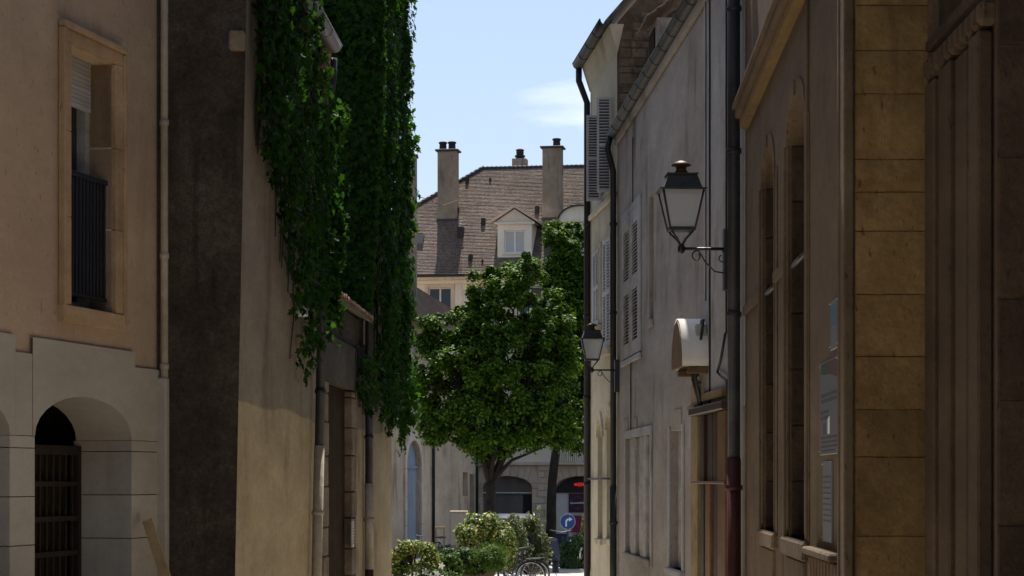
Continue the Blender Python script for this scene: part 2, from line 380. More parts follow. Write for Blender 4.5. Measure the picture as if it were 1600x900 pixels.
# ------------------------------------------------------------------ small builders shared by the houses
def louvre(parent, name, u0, u1, z0, z1, w0, th, m, n, mid=True, slat_m=None):
    """a louvred shutter leaf in the wall plane: stiles, rails and slats"""
    b = .16 * (u1 - u0); q = MB(); rails = [z0, (z0 + z1) / 2 - b / 2, z1 - b] if mid else [z0, z1 - b]
    q.box(u0, u0 + b, w0, w0 + th, z0, z1).box(u1 - b, u1, w0, w0 + th, z0, z1)
    for r in rails: q.box(u0 + b, u1 - b, w0 + .002, w0 + th - .002, r, r + b)
    sh = q.build(name, m, parent)
    s = MB(); dz = (z1 - z0 - 2 * b) / n
    for i in range(n):
        z = z0 + b + dz * (i + .5); t = th * .55
        s.add([(u0 + b, w0 + th * .9, z - dz * .45), (u1 - b, w0 + th * .9, z - dz * .45), (u1 - b, w0 + th * .2, z - dz * .02), (u0 + b, w0 + th * .2, z - dz * .02),
               (u0 + b, w0 + th * .9, z - dz * .15), (u1 - b, w0 + th * .9, z - dz * .15), (u1 - b, w0 + th * .2, z + dz * .2), (u0 + b, w0 + th * .2, z + dz * .2)],
              [(0, 1, 2, 3), (4, 5, 6, 7), (0, 1, 5, 4), (2, 3, 7, 6)])
    s.build('louvre_slats', slat_m or m, sh, 'stuff'); box('slat_gap_shade', 'door_wood_dark', sh, u0 + b, u1 - b, w0 + .002, w0 + th * .12, z0 + b, z1 - b); return sh  # added dark sheet paints the gaps between the slats as shade
def pipe(parent, name, m, pts, r, clips=(), n=10):
    o = MB().tube(pts, r, n).build(name, m, parent)
    for z in clips:
        p = pts[-1]; MB().tube([(p[0], p[1], z), (p[0], p[1], z + .05)], r * 1.22, n).build('pipe_collar', m, o)
    return o
def casement(parent, u0, u1, z0, z1, w, m='white_paint', glass='glass_dark', bars=1, fw=.06):
    f = MB().box(u0, u0 + fw, w, w + .05, z0, z1).box(u1 - fw, u1, w, w + .05, z0, z1).box(u0 + fw, u1 - fw, w, w + .05, z0, z0 + fw).box(u0 + fw, u1 - fw, w, w + .05, z1 - fw, z1)
    um = (u0 + u1) / 2; f.box(um - fw * .6, um + fw * .6, w + .003, w + .056, z0 + fw, z1 - fw)
    o = f.build('window', m, parent)
    box('pane', glass, o, u0 + fw, um - fw * .6, w + .01, w + .02, z0 + fw, z1 - fw); box('pane', glass, o, um + fw * .6, u1 - fw, w + .01, w + .02, z0 + fw, z1 - fw)
    return o
def gutter(parent, u0, u1, w, z, r, m='zinc'):
    q = MB(); n = 8; vv = []; k = max(2, int((u1 - u0) / .9))
    us = [u0 + (u1 - u0) * i / k for i in range(k + 1)]
    for u in us:
        for rr in (r, r * .86): vv += [(u, w + rr * math.cos(math.pi + math.pi * j / n), z + rr * math.sin(math.pi + math.pi * j / n)) for j in range(n + 1)]
    st = 2 * (n + 1); ff = []
    for i in range(k):
        for h in (0, n + 1):
            ff += [(i * st + h + j, i * st + h + j + 1, (i + 1) * st + h + j + 1, (i + 1) * st + h + j) for j in range(n)]
        ff += [(i * st + e, i * st + n + 1 + e, (i + 1) * st + n + 1 + e, (i + 1) * st + e) for e in (0, n)]
    for i in (0, k): ff += [(i * st + j, i * st + j + 1, i * st + n + 2 + j, i * st + n + 1 + j) for j in range(n)]
    q.add(vv, ff, True)
    q.tube([(u0, w + r, z), (u1, w + r, z)], r * .12, 6)
    g = q.build('gutter', m, parent)
    for u in us[1:-1]:
        MB().tube([(u, w + r * 1.04 * math.cos(math.pi + math.pi * j / 8), z + r * 1.04 * math.sin(math.pi + math.pi * j / 8)) for j in range(9)], r * .07, 5).build('gutter_bracket', m, g)
    return g
def cable(parent, pts, r=.009, name='cable', m='black_iron'):
    return MB().tube(pts, r, 6).build(name, m, parent)

# ------------------------------------------------------------------ left: cream house with arches and balcony window
W1 = Wall(P(247, 0, 20.85).xy, P(0, 0, 17.6).xy)
h1 = W1.thing('cream_house', 'cream rendered house with stone arches at street level and one balcony window', 'house')
NEAR1 = W1.len + 9
wr = W1.rect(104, 174, 92, 487)                                         # clear opening of the window
wu0, wu1, wz0, wz1 = W1.u(174), W1.u(104), W1.z(139, 484), W1.z(139, 84)
ar0, ar1 = W1.u(201), W1.u(49); az1 = W1.z(127, 620); asp = W1.z(200, 688)
b1 = W1.u(10); b0w = ar1 - ar0
zt_hi, zt_lo = W1.z(206, 550), W1.z(235, 577)
ops = [(wu0, wu1, wz0, wz1)]
MB_ = wall_grid(MB(), -.0, NEAR1, zt_lo - .3, 12.5, ops, .34)
MB_.box(-.0, NEAR1, -6, -.36, zt_lo - .3, 12.5).box(-.0, NEAR1, -6, -1.5, -1, zt_lo - .3).build('wall', 'cream_render', h1)
TH = .03                                                                # cladding slabs stand proud of the render
for k, a in enumerate((ar0, b1, b1 + b0w + (b1 - ar1))):                # crown slabs over each arch, piers between
    e = a + b0w
    q = wall_grid(MB(), W1.u(206) if k == 0 else a - .1, e + .04, asp, zt_hi, [(a, e, asp, az1, az1 - asp)], .52, TH)
    q.box((W1.u(206) if k == 0 else a - .1), e + .04, .001, TH - .001, zt_hi - .004, zt_hi).build('arch_slab', 'slab_stone', h1)
    pe = W1.u(206) if k == 0 else a - .1; p0 = (.02 if k == 0 else prev_e + .045)
    MB().cbox(p0, pe - .004, -.02, TH, asp + .002, zt_lo, .003).build('pier_slab', 'slab_stone', h1)
    zs_ = [asp, W1.z(220, 706), W1.z(220, 773), W1.z(220, 840), 0.5, -.1, -1]
    for z1_, z0_ in zip(zs_, zs_[1:]):
        MB().cbox((.02 if k == 0 else prev_e), a, -.515, TH, z0_ + .004, z1_ - .002, .004).build('pier_slab', 'slab_stone', h1)
    prev_e = e
    box('passage_wall', 'old_stone', h1, a - .02, e + .02, -1.5, -.95, -1, az1 + .1)
    MB().box(a - .02, e + .02, -.95, -.52, az1, az1 + .05).build('passage_ceiling', 'old_stone', h1)
    # wooden lattice gate set back in the arch
    g = MB().box(a, a + .07, -.50, -.44, -1, asp - .05).box(e - .07, e, -.50, -.44, -1, asp - .05).box(a + .07, e - .07, -.50, -.44, asp - .13, asp - .05).build('gate', 'gate_wood', h1)
    for i in range(14): piece('gate_bar', 'gate_wood', g, (a + .07 + (b0w - .14) * (i + .5) / 14, -.475, (asp - 1.1) / 2), (.028, .022, asp + .9), .003)
    for i in range(9): piece('gate_rail', 'gate_wood', g, ((a + e) / 2, -.452, asp - .38 - i * .3), (b0w - .15, .022, .045), .003)
    box('gate_backing', 'door_wood_dark', g, a + .02, e - .02, -.62, -.56, -1, asp - .05)
# window surround of stone pieces
fo = .17
su = thing; sur = MB()
ou0, ou1, oz0, oz1 = W1.u(187), W1.u(92), W1.z(139, 511), W1.z(139, 63)
def course(u0, u1, z0, z1, pr=.045, nm='surround_stone'): MB().cbox(u0, u1, -.335, pr, z0, z1, .006).build(nm, 'frame_stone', h1)
zc = [wz0, wz0 + .72, wz0 + 1.42, wz1]
for z0_, z1_ in zip(zc, zc[1:]):
    course(ou0, wu0, z0_ + .003, z1_); course(wu1, ou1, z0_ + .003, z1_)
course(ou0, ou1, wz1 + .003, oz1); course(ou0 - .03, ou1 + .03, oz0, wz0, .06, 'sill')
MB().cbox(ou0 - .02, ou1 + .02, .0, .075, oz1, oz1 + .05, .01).cbox(ou0 - .025, ou0 + .03, 0, .065, oz0 + .05, oz1 - .004, .01).cbox(ou1 - .03, ou1 + .025, 0, .065, oz0 + .05, oz1 - .004, .01).build('surround_moulding', 'frame_stone', h1)
cw = MB().box(wu0, wu0 + .09, -.33, -.20, wz0, wz1).box(wu1 - .09, wu1, -.33, -.20, wz0, wz1).box(wu0 + .09, wu1 - .09, -.33, -.2, wz0, wz0 + .08).box((wu0 + wu1) / 2 - .05, (wu0 + wu1) / 2 + .05, -.325, -.21, wz0 + .08, wz1).build('window_frame', 'shutter_worn', h1)
box('pane', 'glass_dark', cw, wu0 + .09, (wu0 + wu1) / 2 - .05, -.30, -.28, wz0 + .08, wz1); box('pane', 'glass_dark', cw, (wu0 + wu1) / 2 + .05, wu1 - .09, -.30, -.28, wz0 + .08, wz1)
rs = MB().box(wu0 + .02, wu1 - .02, -.20, -.19, wz1 - .42, wz1).build('roller_shutter', 'plastic_grey', h1)
for i in range(11): piece('shutter_slat', 'plastic_grey', rs, ((wu0 + wu1) / 2, -.182, wz1 - .02 - i * .038), (wu1 - wu0 - .05, .014, .034), .006)
rl = MB().cbox(wu0 + .001, wu1 - .001, -.08, -.03, wz0 + 1.10, wz0 + 1.14, .006).build('balcony_railing', 'navy_iron', h1)
box('bottom_rail', 'navy_iron', rl, wu0 + .001, wu1 - .001, -.07, -.04, wz0 + .10, wz0 + .13)
for i in range(13): piece('railing_bar', 'navy_iron', rl, (wu0 + .03 + (wu1 - wu0 - .06) * i / 12, -.055, wz0 + .615), (.042, .014, .97), .003)
pipe(h1, 'downpipe', 'pipe_cream', [(.04, .075, 9.4), (.04, .075, W1.z(240, 590))], .035, (2.6, 3.6, 4.8))
MB().cbox(.0, .09, .0, .11, -1, W1.z(240, 590), .01).build('pipe_casing', 'slab_stone', h1)
tp = thing('leaning_timber', 'raw pine timber leaning against the corner of the dark rendered wall', 'timber', (0, 0, 0))
a = P(230, 812, 20.3); b_ = P(262, 912, 19.9)
d = (b_ - a).normalized(); c = a + d * 2.3
q = MB(); n_ = Vector((0, 1, 0)); sx = d.cross(n_).normalized() * .045; sy = n_ * .02
q.add([a - sx - sy, a + sx - sy, a + sx + sy, a - sx + sy, c - sx - sy, c + sx - sy, c + sx + sy, c - sx + sy], [(0, 1, 2, 3), (4, 5, 6, 7), (0, 1, 5, 4), (1, 2, 6, 5), (2, 3, 7, 6), (3, 0, 4, 7)])
q.build('plank', 'pine_timber', tp)

# ------------------------------------------------------------------ left: leaning house with ivy
P0 = P(366, 0, 20.85).xy
VL = Vector((.0278, 1)).normalized()
def lw(D): return (P0.x + .0278 * (D - 20.85), D)
W2 = Wall(lw(26.6), lw(20.85))
h2 = W2.thing('leaning_house', 'tall beige house leaning out over the street with a dark rendered end wall', 'house')
h2.rotation_euler.x = -rad(1.15)
wall_grid(MB(), 0, W2.len + .05, -1, 6.7, (), .2).box(0, W2.len - .002, -5, -.02, -1, 6.7).build('street_wall', 'beige_render', h2)
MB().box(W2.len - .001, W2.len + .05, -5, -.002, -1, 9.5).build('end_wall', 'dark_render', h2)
MB().add([(-.02, .10, 6.65), (W2.len + .1, .10, 6.65), (W2.len + .1, -3, 9.6), (-.02, -3, 9.6), (-.02, .10, 6.58), (W2.len + .1, .10, 6.58), (W2.len + .1, -3, 9.5), (-.02, -3, 9.5)],
         [(0, 1, 2, 3), (4, 5, 6, 7), (0, 1, 5, 4), (0, 3, 7, 4), (1, 2, 6, 5)]).build('roof', 'roof_tile', h2)
ue = -.05
MB().prism([(ue - .12, 6.58), (ue + .15, 6.58), (ue + .15, 5.85), (ue + .05, 5.9), (ue - .12, 6.35)], .0, .12).build('eave_corbel', 'frame_stone', h2)
gutter(h2, -.12, W2.len + .1, .16, 6.64, .085, 'zinc_pale')
pipe(h2, 'downpipe', 'zinc_dark', [(ue - .1, .14, 6.5), (ue - .1, .14, 6.25), (ue + .06, .09, 5.8), (ue + .06, .09, 2.0)], .055, (5.4, 4.0, 2.6))
pipe(h2, 'downpipe_base', 'pipe_cream', [(ue + .06, .09, 2.0), (ue + .06, .09, -1)], .062, (1.2,))
MB().cbox(W2.len + .05, W2.len + .17, -.14, .0, W2.z(376, 95), W2.z(376, 66), .015).build('corbel_stone', 'old_stone', h2)
u_, z_ = W2.u(449), W2.z(449, 490)
fl = W2.thing('floodlight', 'small white outdoor floodlight under the ivy on the leaning beige wall', 'floodlight', u_, z_)
MB().cbox(-.07, .07, .0, .05, .22, .40, .01).build('junction_box', 'terracotta', fl)
MB().tube([(0, .03, .24), (0, .09, .16), (0, .13, .08)], .014, 8).build('arm', 'black_iron', fl)
MB().lathe([(.02, .06), (.06, .03), (.075, -.03), (.07, -.05)], (0, .15, .02), 14).build('lamp_head', 'white_paint', fl)
cable(h2, [(u_ + .16, .012, z_ + .75), (u_ + .2, .012, z_ + .2), (u_ + .1, .02, z_ + .05), (u_ + .35, .012, z_ - .5)], .007)

# ------------------------------------------------------------------ left: low tiled gateway wall
W3 = Wall(lw(33.4), lw(26.62))
h3 = W3.thing('gateway_wall', 'low old wall with a tiled coping and a dark narrow doorway below the ivy', 'wall')
zc3 = W3.z(540, 482)
d0, d1, dzt = W3.u(549), W3.u(512), W3.z(530, 603)
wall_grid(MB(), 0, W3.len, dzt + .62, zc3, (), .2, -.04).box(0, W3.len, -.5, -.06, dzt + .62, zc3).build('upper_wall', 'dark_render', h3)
wall_grid(MB(), 0, d0 - .62, -1, dzt + .62, (), .2).box(0, d0 - .62, -.5, -.02, -1, dzt + .62).build('rendered_pier', 'beige_render', h3)
for j, (s0, s1) in enumerate(((d0 - .62, d0), (d1, d1 + .62))):
    z0_ = -1; i = 0
    while z0_ < dzt - .01:
        hh = (.42, .36, .5, .38)[(i + j) % 4]; z1_ = min(z0_ + hh, dzt); 
        piece('jamb_stone', 'old_stone', h3, ((s0 + s1) / 2, -.17 + (.008 if i % 2 else 0), (z0_ + z1_) / 2), (s1 - s0 - .004, .36, z1_ - z0_ - .012), .014); z0_ = z1_; i += 1
for i in range(3): 
    aa = d0 - .62 + (d1 - d0 + 1.24) * i / 3; piece('lintel_stone', 'dark_render', h3, (aa + (d1 - d0 + 1.24) / 6, -.16, dzt + .31), ((d1 - d0 + 1.24) / 3 - .012, .36, .60), .014)
box('wall_end', 'beige_render', h3, d1 + .62, W3.len, -.5, -.004, -1, dzt + .62)
dr = box('door', 'door_wood_dark', h3, d0, d1, -.16, -.11, -1, dzt)
for i in range(6): piece('door_plank', 'door_wood_dark', dr, (d0 + (d1 - d0) * (i + .5) / 6, -.103, (dzt - 1) / 2), ((d1 - d0) / 6 - .01, .02, dzt + 1), .004)
ic = W3.thing('intercom', 'grey metal intercom plate beside the dark doorway', 'intercom', W3.u(548) + .03, W3.z(525, 862))
MB().cbox(-.09, .09, .012, .04, .0, .36, .008).build('plate', 'plastic_grey', ic)
for i in range(6): piece('call_button', 'black_iron', ic, (.03, .043, .06 + i * .04), (.05, .008, .018), .003)
for i in range(3): MB().box(-.06, .06, .04, .042, .29 + i * .02, .296 + i * .02).build('speaker_slot', 'black_iron', ic)
cap = MB()
for i in range(24):
    u = i * W3.len / 24; 
    t = [(u + .28 * (.5 + .5 * math.cos(math.pi * j / 6)), 0, .07 * math.sin(math.pi * j / 6)) for j in range(7)]
    q = MB(); jz = random.uniform(-.012, .012)
    q.add([(p[0], .16, zc3 + p[2] + jz) for p in t] + [(p[0], -.55, zc3 + .32 + p[2] + jz) for p in t] + [(p[0], .16, zc3 + p[2] * .7 + jz - .014) for p in t],
          [(j, j + 1, j + 8, j + 7) for j in range(6)] + [(j, j + 1, j + 15, j + 14) for j in range(6)], False)
    q.build('coping_tile', 'warm_tile', h3)
MB().add([(0, .14, zc3 - .03), (W3.len, .14, zc3 - .03), (W3.len, -.56, zc3 + .28), (0, -.56, zc3 + .28), (0, .14, zc3 - .002), (W3.len, .14, zc3 - .002), (W3.len, -.56, zc3 + .3), (0, -.56, zc3 + .3)],
         [(0, 1, 2, 3), (4, 5, 6, 7), (0, 1, 5, 4), (0, 3, 7, 4), (1, 2, 6, 5)]).build('coping_bed', 'old_stone', h3)

# ------------------------------------------------------------------ left: tall ivy-covered house
W4 = Wall(lw(38.6), lw(33.42))
h4 = W4.thing('ivy_house', 'tall house smothered in dark green ivy beyond the tiled gateway wall', 'house')
wall_grid(MB(), 0, W4.len, -1, 10.5, (), .2).box(0, W4.len - .002, -6, -.02, -1, 10.5).build('street_wall', 'beige_render', h4)
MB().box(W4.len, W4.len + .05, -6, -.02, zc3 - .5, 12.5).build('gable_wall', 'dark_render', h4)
MB().prism([(0, 0), (0, 1), (1, 1)], 0, .01)
MB().add([(-.3, .1, 10.45), (W4.len + .1, .1, 10.45), (W4.len + .1, -3, 13), (-.3, -3, 13), (-.3, .1, 10.38), (W4.len + .1, .1, 10.38), (W4.len + .1, -3, 12.9), (-.3, -3, 12.9)],
         [(0, 1, 2, 3), (4, 5, 6, 7), (0, 1, 5, 4), (0, 3, 7, 4), (1, 2, 6, 5)]).build('roof', 'roof_tile', h4)
up = W4.len - .12
pipe(h4, 'downpipe', 'zinc_dark', [(up, .08, 10.3), (up, .08, 1.55)], .058, (2.2, 4))
pipe(h4, 'downpipe_base', 'pipe_cream', [(up, .08, 1.55), (up, .08, .3)], .066, (1.0,))
pipe(h4, 'downpipe_shoe', 'pipe_red', [(up, .08, .3), (up, .08, -1)], .066)
cable(h4, [(W4.len + .06, W4.n.x * 0 - .05, 10), (W4.len + .06, -.05, 7)], .015, 'conduit', 'zinc')
mbx = W4.u(618)

# ivy ---------------------------------------------------------------------------------------------------------
def in_poly(x, y, poly):
    c = False; j = len(poly) - 1
    for i in range(len(poly)):
        if (poly[i][1] > y) != (poly[j][1] > y) and x < (poly[j][0] - poly[i][0]) * (y - poly[i][1]) / (poly[j][1] - poly[i][1]) + poly[i][0]: c = not c
        j = i
    return c
def ivy(name, label, wall, poly, n, size, thick, parent_extra=None, singles=0, strands=(), lump=3.0, fringe=None):
    """leaves over a region of a wall (outline given where it stands on that wall), in overlapping tongues"""
    o = wall.thing(name, label, 'ivy', 0, 0)
    xs = [p[0] for p in poly]; ys = [p[1] for p in poly]; C = []; N = []
    R = (math.cos(wall.rz), math.sin(wall.rz)); ph = random.random() * 9
    while len(C) < n:
        x, y = random.uniform(min(xs), max(xs)), random.uniform(min(ys), max(ys))
        if not in_poly(x, y, poly): continue
        u, z = wall.u(x), wall.z(x, y)
        lumpy = .5 + .5 * math.sin(u * lump * 2.1 + math.sin(z * 1.3 + ph) * 1.6 + ph) * math.sin(z * lump * .9 + u * 1.7 + ph)
        t = (.25 + .75 * lumpy) * thick * random.random() ** .55
        C.append((u, .02 + t, z)); N.append((random.gauss(0, .15), 1, .35))
    for (x, y, ln, k) in strands:
        u, z = wall.u(x), wall.z(x, y)
        for i in range(k): f = i / k; C.append((u + random.gauss(0, .05) + math.sin(f * 4) * .03, thick * (.5 - .2 * f) + random.gauss(0, .04), z - ln * f)); N.append((random.gauss(0, .4), 1, .2))
    if fringe:                                                           # growth curling round the far edge into the sun
        for _ in range(fringe[0]):
            z = random.uniform(fringe[1], fringe[2]); lob = .55 + .45 * math.sin(z * 3.1 + ph) * math.sin(z * 1.3 + 1)
            C.append((random.uniform(-.42, .12) * lob, .06 + random.random() ** .7 * fringe[3] * lob, z + random.gauss(0, .1))); N.append((-.8 + random.gauss(0, .4), random.gauss(.1, .3), .65))
    C = np.array(C); N = np.array(N); S = RNG.uniform(.55, 1.35, len(C)) * size
    if singles:
        order = np.argsort(-C[:, 1]); idx = order[:singles]; rest = order[singles:]
        T, Fs = PALM; protos = []
        for v in range(4):
            me = bpy.data.meshes.new('leaf'); T2 = T.copy(); T2[:, 2] *= (.6 + .5 * v); me.from_pydata([tuple(p) for p in T2], [], [tuple(int(i) for i in f) for f in Fs]); me.materials.append(MATS['leaf_ivy']); protos.append(me)
        for k_, i in enumerate(idx):
            l = bpy.data.objects.new('leaf', protos[k_ % 4]); finish(l, o); l.location = C[i]; l.scale = (S[i],) * 3
            l.rotation_euler = (rad(-75 + random.gauss(0, 22)) + math.pi, random.gauss(0, .35), random.gauss(0, .5))
        C, N, S = C[rest], N[rest], S[rest]
    leaves('foliage', 'leaf_ivy', C, N, S, o, PALM, .45, .42)
    st = MB()
    for i in range(12):
        x = random.uniform(min(xs) + 5, max(xs) - 5); y1 = max((y for y in range(int(min(ys)), int(max(ys)), 12) if in_poly(x, y, poly)), default=None)
        if y1 is None: continue
        u = wall.u(x); z0_, z1_ = wall.z(x, y1), wall.z(x, min(ys)); k = 8
        st.tube([(u + .12 * math.sin(j * 1.1 + i), .02, z0_ + (z1_ - z0_) * j / k) for j in range(k + 1)], [.016 - .010 * (1 - j / k) for j in range(k + 1)], 5)
    st.build('stems', 'bark', o, 'stuff'); return o
poly2 = [(x - 32 - max(0, 470 - x) * .12 + max(0, (y - 300) * .03), y) for x, y in [(408, -60), (480, -60), (484, 40), (492, 90), (500, 150), (512, 200), (517, 300), (514, 420), (510, 470), (500, 480), (490, 540), (478, 545), (470, 500), (462, 440), (452, 420), (446, 330), (432, 270), (420, 240), (412, 165), (409, 150)]]
i2 = ivy('creeper', 'ivy hanging in front of the leaning beige house, tongues of large leaves', W2, poly2, 5600, .092, .36, singles=260, fringe=(900, 3.4, 5.9, .42),
    strands=[(401, 240, .35, 22), (412, 262, .3, 18), (446, 520, .4, 26), (464, 530, .35, 24), (433, 420, .5, 30), (390, 150, .25, 16), (395, 160, .3, 18), (455, 530, .5, 30)])
i2.rotation_euler.x = h2.rotation_euler.x
WG = Wall((lw(33.34)[0] + .02, 33.34), (lw(33.34)[0] - 3, 33.34))
polyg = [(470, -70), (602, -70), (600, 200), (590, 320), (583, 470), (572, 500), (520, 470), (480, 300)]
ivy('creeper', 'ivy sheet covering the shaded gable wall of the tall house', WG, polyg, 6500, .11, .22, lump=2)
poly4 = [(572, -70), (618, -70), (622, 150), (624, 420), (622, 560), (622, 655), (617, 670), (612, 640), (604, 640), (598, 655), (590, 640), (582, 635), (578, 600)]
i4 = ivy('creeper', 'ivy tumbling over the street wall of the tall house down to a downpipe', W4, poly4, 10500, .108, .36, fringe=(1500, 2.4, 10, .42), strands=[(619, 640, .5, 40), (616, 640, .8, 50), (597, 645, .35, 26), (585, 630, .3, 26), (607, 640, .3, 24)], lump=1.6)
ivy('creeper', 'small pale ivy spray reaching over the stone lintel of the dark doorway', W3, [(552, 560), (575, 540), (578, 640), (566, 650), (548, 620)], 260, .12, .3)

# ------------------------------------------------------------------ right: stone building with tall arched windows
WA = Wall(P(1335, 0, 13.2).xy, P(1166, 0, 22.45).xy)
ha = WA.thing('stone_building', 'brown stone building with two tall arched windows, a cornice and notices on its pier', 'building')
s0, s1, zs0, zs1 = WA.u(1258), WA.u(1234), 1.17, 4.42
t0, t1 = WA.u(1210), WA.u(1194)
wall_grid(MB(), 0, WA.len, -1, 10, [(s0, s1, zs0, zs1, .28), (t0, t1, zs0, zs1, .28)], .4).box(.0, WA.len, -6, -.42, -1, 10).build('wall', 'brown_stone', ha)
for a, e in ((s0, s1), (t0, t1)):
    cs = casement(ha, a, e, zs0, zs1, -.38, 'door_wood_dark')
    zz = zs0 - .001; i = 0
    for sd in (a, e):                                                   # moulded jambs
        sg = -1 if sd == a else 1
        for k, (o_, pr, wd) in enumerate(((0, .008, .08), (.10, .014, .05), (.20, .010, .16)) if sg < 0 else ((0, .02, .07), (.10, .04, .05), (.20, .03, .16))):
            x0 = sd + sg * o_; MB().cbox(min(x0, x0 + sg * wd), max(x0, x0 + sg * wd), 0, pr, zs0 + (.0 if k else .05), zs1 - .28, .008).build('jamb_moulding', 'brown_stone', ha)
    ap = arch_pts(a - .11, e + .11, zs1 - .28, zs1 + .11, 16); ai = arch_pts(a, e, zs1 - .28, zs1, 16)
    for k in range(16):
        q = [ai[k], ai[k + 1], ap[k + 1], ap[k]]
        MB().prism(q, .0, .012 if k < 8 else .03).build('arch_stone', 'brown_stone', ha)
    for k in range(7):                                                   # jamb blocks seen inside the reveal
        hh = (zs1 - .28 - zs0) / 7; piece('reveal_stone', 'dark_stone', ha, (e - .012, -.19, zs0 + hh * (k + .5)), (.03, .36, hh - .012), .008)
    MB().cbox(a - .32, e + .32, -.2, .05, zs0 - .14, zs0, .02).build('window_sill', 'brown_stone', ha)
    MB().cbox(a - .1, e + .1, -.05, .025, zs0 - .5, zs0 - .14, .02).build('sill_apron', 'brown_stone', ha)
zi = 3.2
for (a, e) in ((-.0, s0 - .24), (s1 + .24, t0 - .24), (t1 + .24, WA.len)):
    if e - a > .5 and a > .1: MB().cbox(a, e, 0, .035, zi, zi + .09, .015).build('impost_band', 'brown_stone', ha)
for a, e in ((s0, s1), (t0, t1)):
    MB().tube([(a - .02, -.02, zi + .02), (e + .02, -.02, zi + .02)], .022, 8).build('guard_bar', 'black_iron', ha)
cz = WA.z(1215, 97)
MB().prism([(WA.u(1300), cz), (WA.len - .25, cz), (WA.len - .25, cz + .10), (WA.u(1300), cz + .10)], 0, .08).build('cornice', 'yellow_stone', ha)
MB().cbox(WA.u(1300) - .03, WA.len - .2, 0, .12, cz + .103, cz + .19, .012).cbox(WA.u(1300) - .05, WA.len - .18, 0, .15, cz + .193, cz + .235, .01).build('cornice_cap', 'brown_stone', ha)
for k, (x0, x1, pr) in enumerate(((1335, 1329, .06), (1328.5, 1324, .035), (1323.5, 1321, .05))):
    MB().cbox(WA.u(x0) + .002, WA.u(x1), .0, pr, -1, 10, .01).build('corner_moulding', 'brown_stone', ha)
MB().cbox(WA.u(1262), WA.u(1264.5), 0, .02, 1.2, 10, .006).build('pier_moulding', 'brown_stone', ha)
# end face towards the camera: coursed ashlar blocks
WE = Wall((P(1456, 0, 13.2).x, 13.2), (WA.A.x, 13.2))
ys = [1010, 945, 838, 714, 640, 557, 460, 361, 300, 249, 146, 79, 8, -60, -140, -240, -340]
zs_ = [-1] + [EZ + (HY - y) / F * 13.2 for y in ys if EZ + (HY - y) / F * 13.2 > -.8] + [6.6, 7.4, 8.2, 9, 10]
zs_ = sorted(zs_)
ep = WE.A.x - WA.A.x
for i, (a, e) in enumerate(zip(zs_, zs_[1:])):
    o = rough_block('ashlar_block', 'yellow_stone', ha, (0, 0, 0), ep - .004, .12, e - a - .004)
    p = WE.world(WE.len / 2 - .004, -.057 + random.uniform(-.003, .003), (a + e) / 2); inv = Matrix.Rotation(-WA.rz, 3, 'Z') @ (p - Vector((WA.A.x, WA.A.y, 0)))
    o.location = inv; o.rotation_euler = (0, 0, WE.rz - WA.rz)
o = MB().box(.0, ep, -.55, -.014, -1, 10).build('end_wall', 'mortar', ha); o.location = (0, 0, 0); o.location = Matrix.Rotation(-WA.rz, 3, 'Z') @ (WE.world(0, 0, 0) - Vector((WA.A.x, WA.A.y, 0))); o.rotation_euler = (0, 0, WE.rz - WA.rz)
# notices on the pier
def plate(name, label, x0, x1, y0, y1, m, pr=.012):
    u0, u1, z0, z1 = WA.rect(x0, x1, y0, y1); o = WA.thing(name, label, 'sign', (u0 + u1) / 2, z0); h = (u1 - u0) / 2, z1 - z0
    MB().cbox(-h[0], h[0], .0, pr, 0, h[1], .003).build('board', m, o)
    for sx in (-1, 1):
        for zz in (.02, h[1] - .02): MB().lathe([(.008, 0), (.008, .006), (.003, .008)], (sx * (h[0] - .025), pr + .004, zz), 6).build('screw', 'steel', o)
    return o, h, pr
o, h, pr = plate('small_plaque', 'small blue and white plaque, highest of three notices on the stone pier', 1300.5, 1313, 467, 545, 'plaque_pale')
MB().box(-h[0] + .03, h[0] - .03, pr, pr + .003, h[1] * .45, h[1] - .03).build('printed_field', 'plaque_blue', o)
o, h, pr = plate('notice_board', 'pale grey information board with a coloured corner on the stone pier', 1284, 1313, 562, 710, 'plaque_pale')
H = h[1]; Wd = h[0]
MB().prism([(-Wd + .01, H - .01), (-Wd + .01, H * .78), (-Wd * .1, H * .85), (-Wd * .05, H - .01)], pr, pr + .002).build('red_print', 'poster_red', o)
MB().prism([(-Wd * .1, H * .853), (-Wd * .05, H - .01), (Wd * .8, H - .01), (Wd * .9, H * .88), (Wd * .4, H * .86)], pr, pr + .002).build('green_print', 'poster_green', o)
def lines(x0, x1, z, hh, n, dz):
    for i in range(n):
        x = x0; q = MB()
        while x < x1 - .02:
            l_ = random.uniform(.02, .07); q.box(x, min(x + l_, x1), pr, pr + .002, z - i * dz, z - i * dz + hh); x += l_ + .014
        q.build('text_line', 'poster_dark', o)
lines(-Wd + .04, Wd - .05, H * .62, .022, 2, .036); lines(0, Wd - .05, H * .44, .022, 2, .036); lines(-Wd + .05, Wd - .06, H * .17, .014, 4, .028)
MB().box(-Wd * .1, Wd * .1, pr, pr + .002, H * .22, H * .40).build('white_print', 'sign_white', o); MB().box(Wd * .35, Wd * .6, pr, pr + .002, H * .22, H * .34).build('dark_print', 'poster_dark', o)
o, h, pr = plate('metal_plaque', 'tall narrow brushed metal plaque, lowest of three notices on the stone pier', 1288.5, 1302, 721, 847, 'plaque_steel')
lines(-h[0] + .03, h[0] - .03, h[1] * .8, .012, 9, .035)
lb = WA.rect(1276, 1320, 858, 872)
lx = WA.thing('letter_ledge', 'small fluted stone bracket ledge under the notices', 'bracket', (lb[0] + lb[1]) / 2, lb[2])
hw = (lb[1] - lb[0]) / 2
MB().cbox(-hw, hw, 0, .10, 0, .05, .012).build('ledge', 'brown_stone', lx)
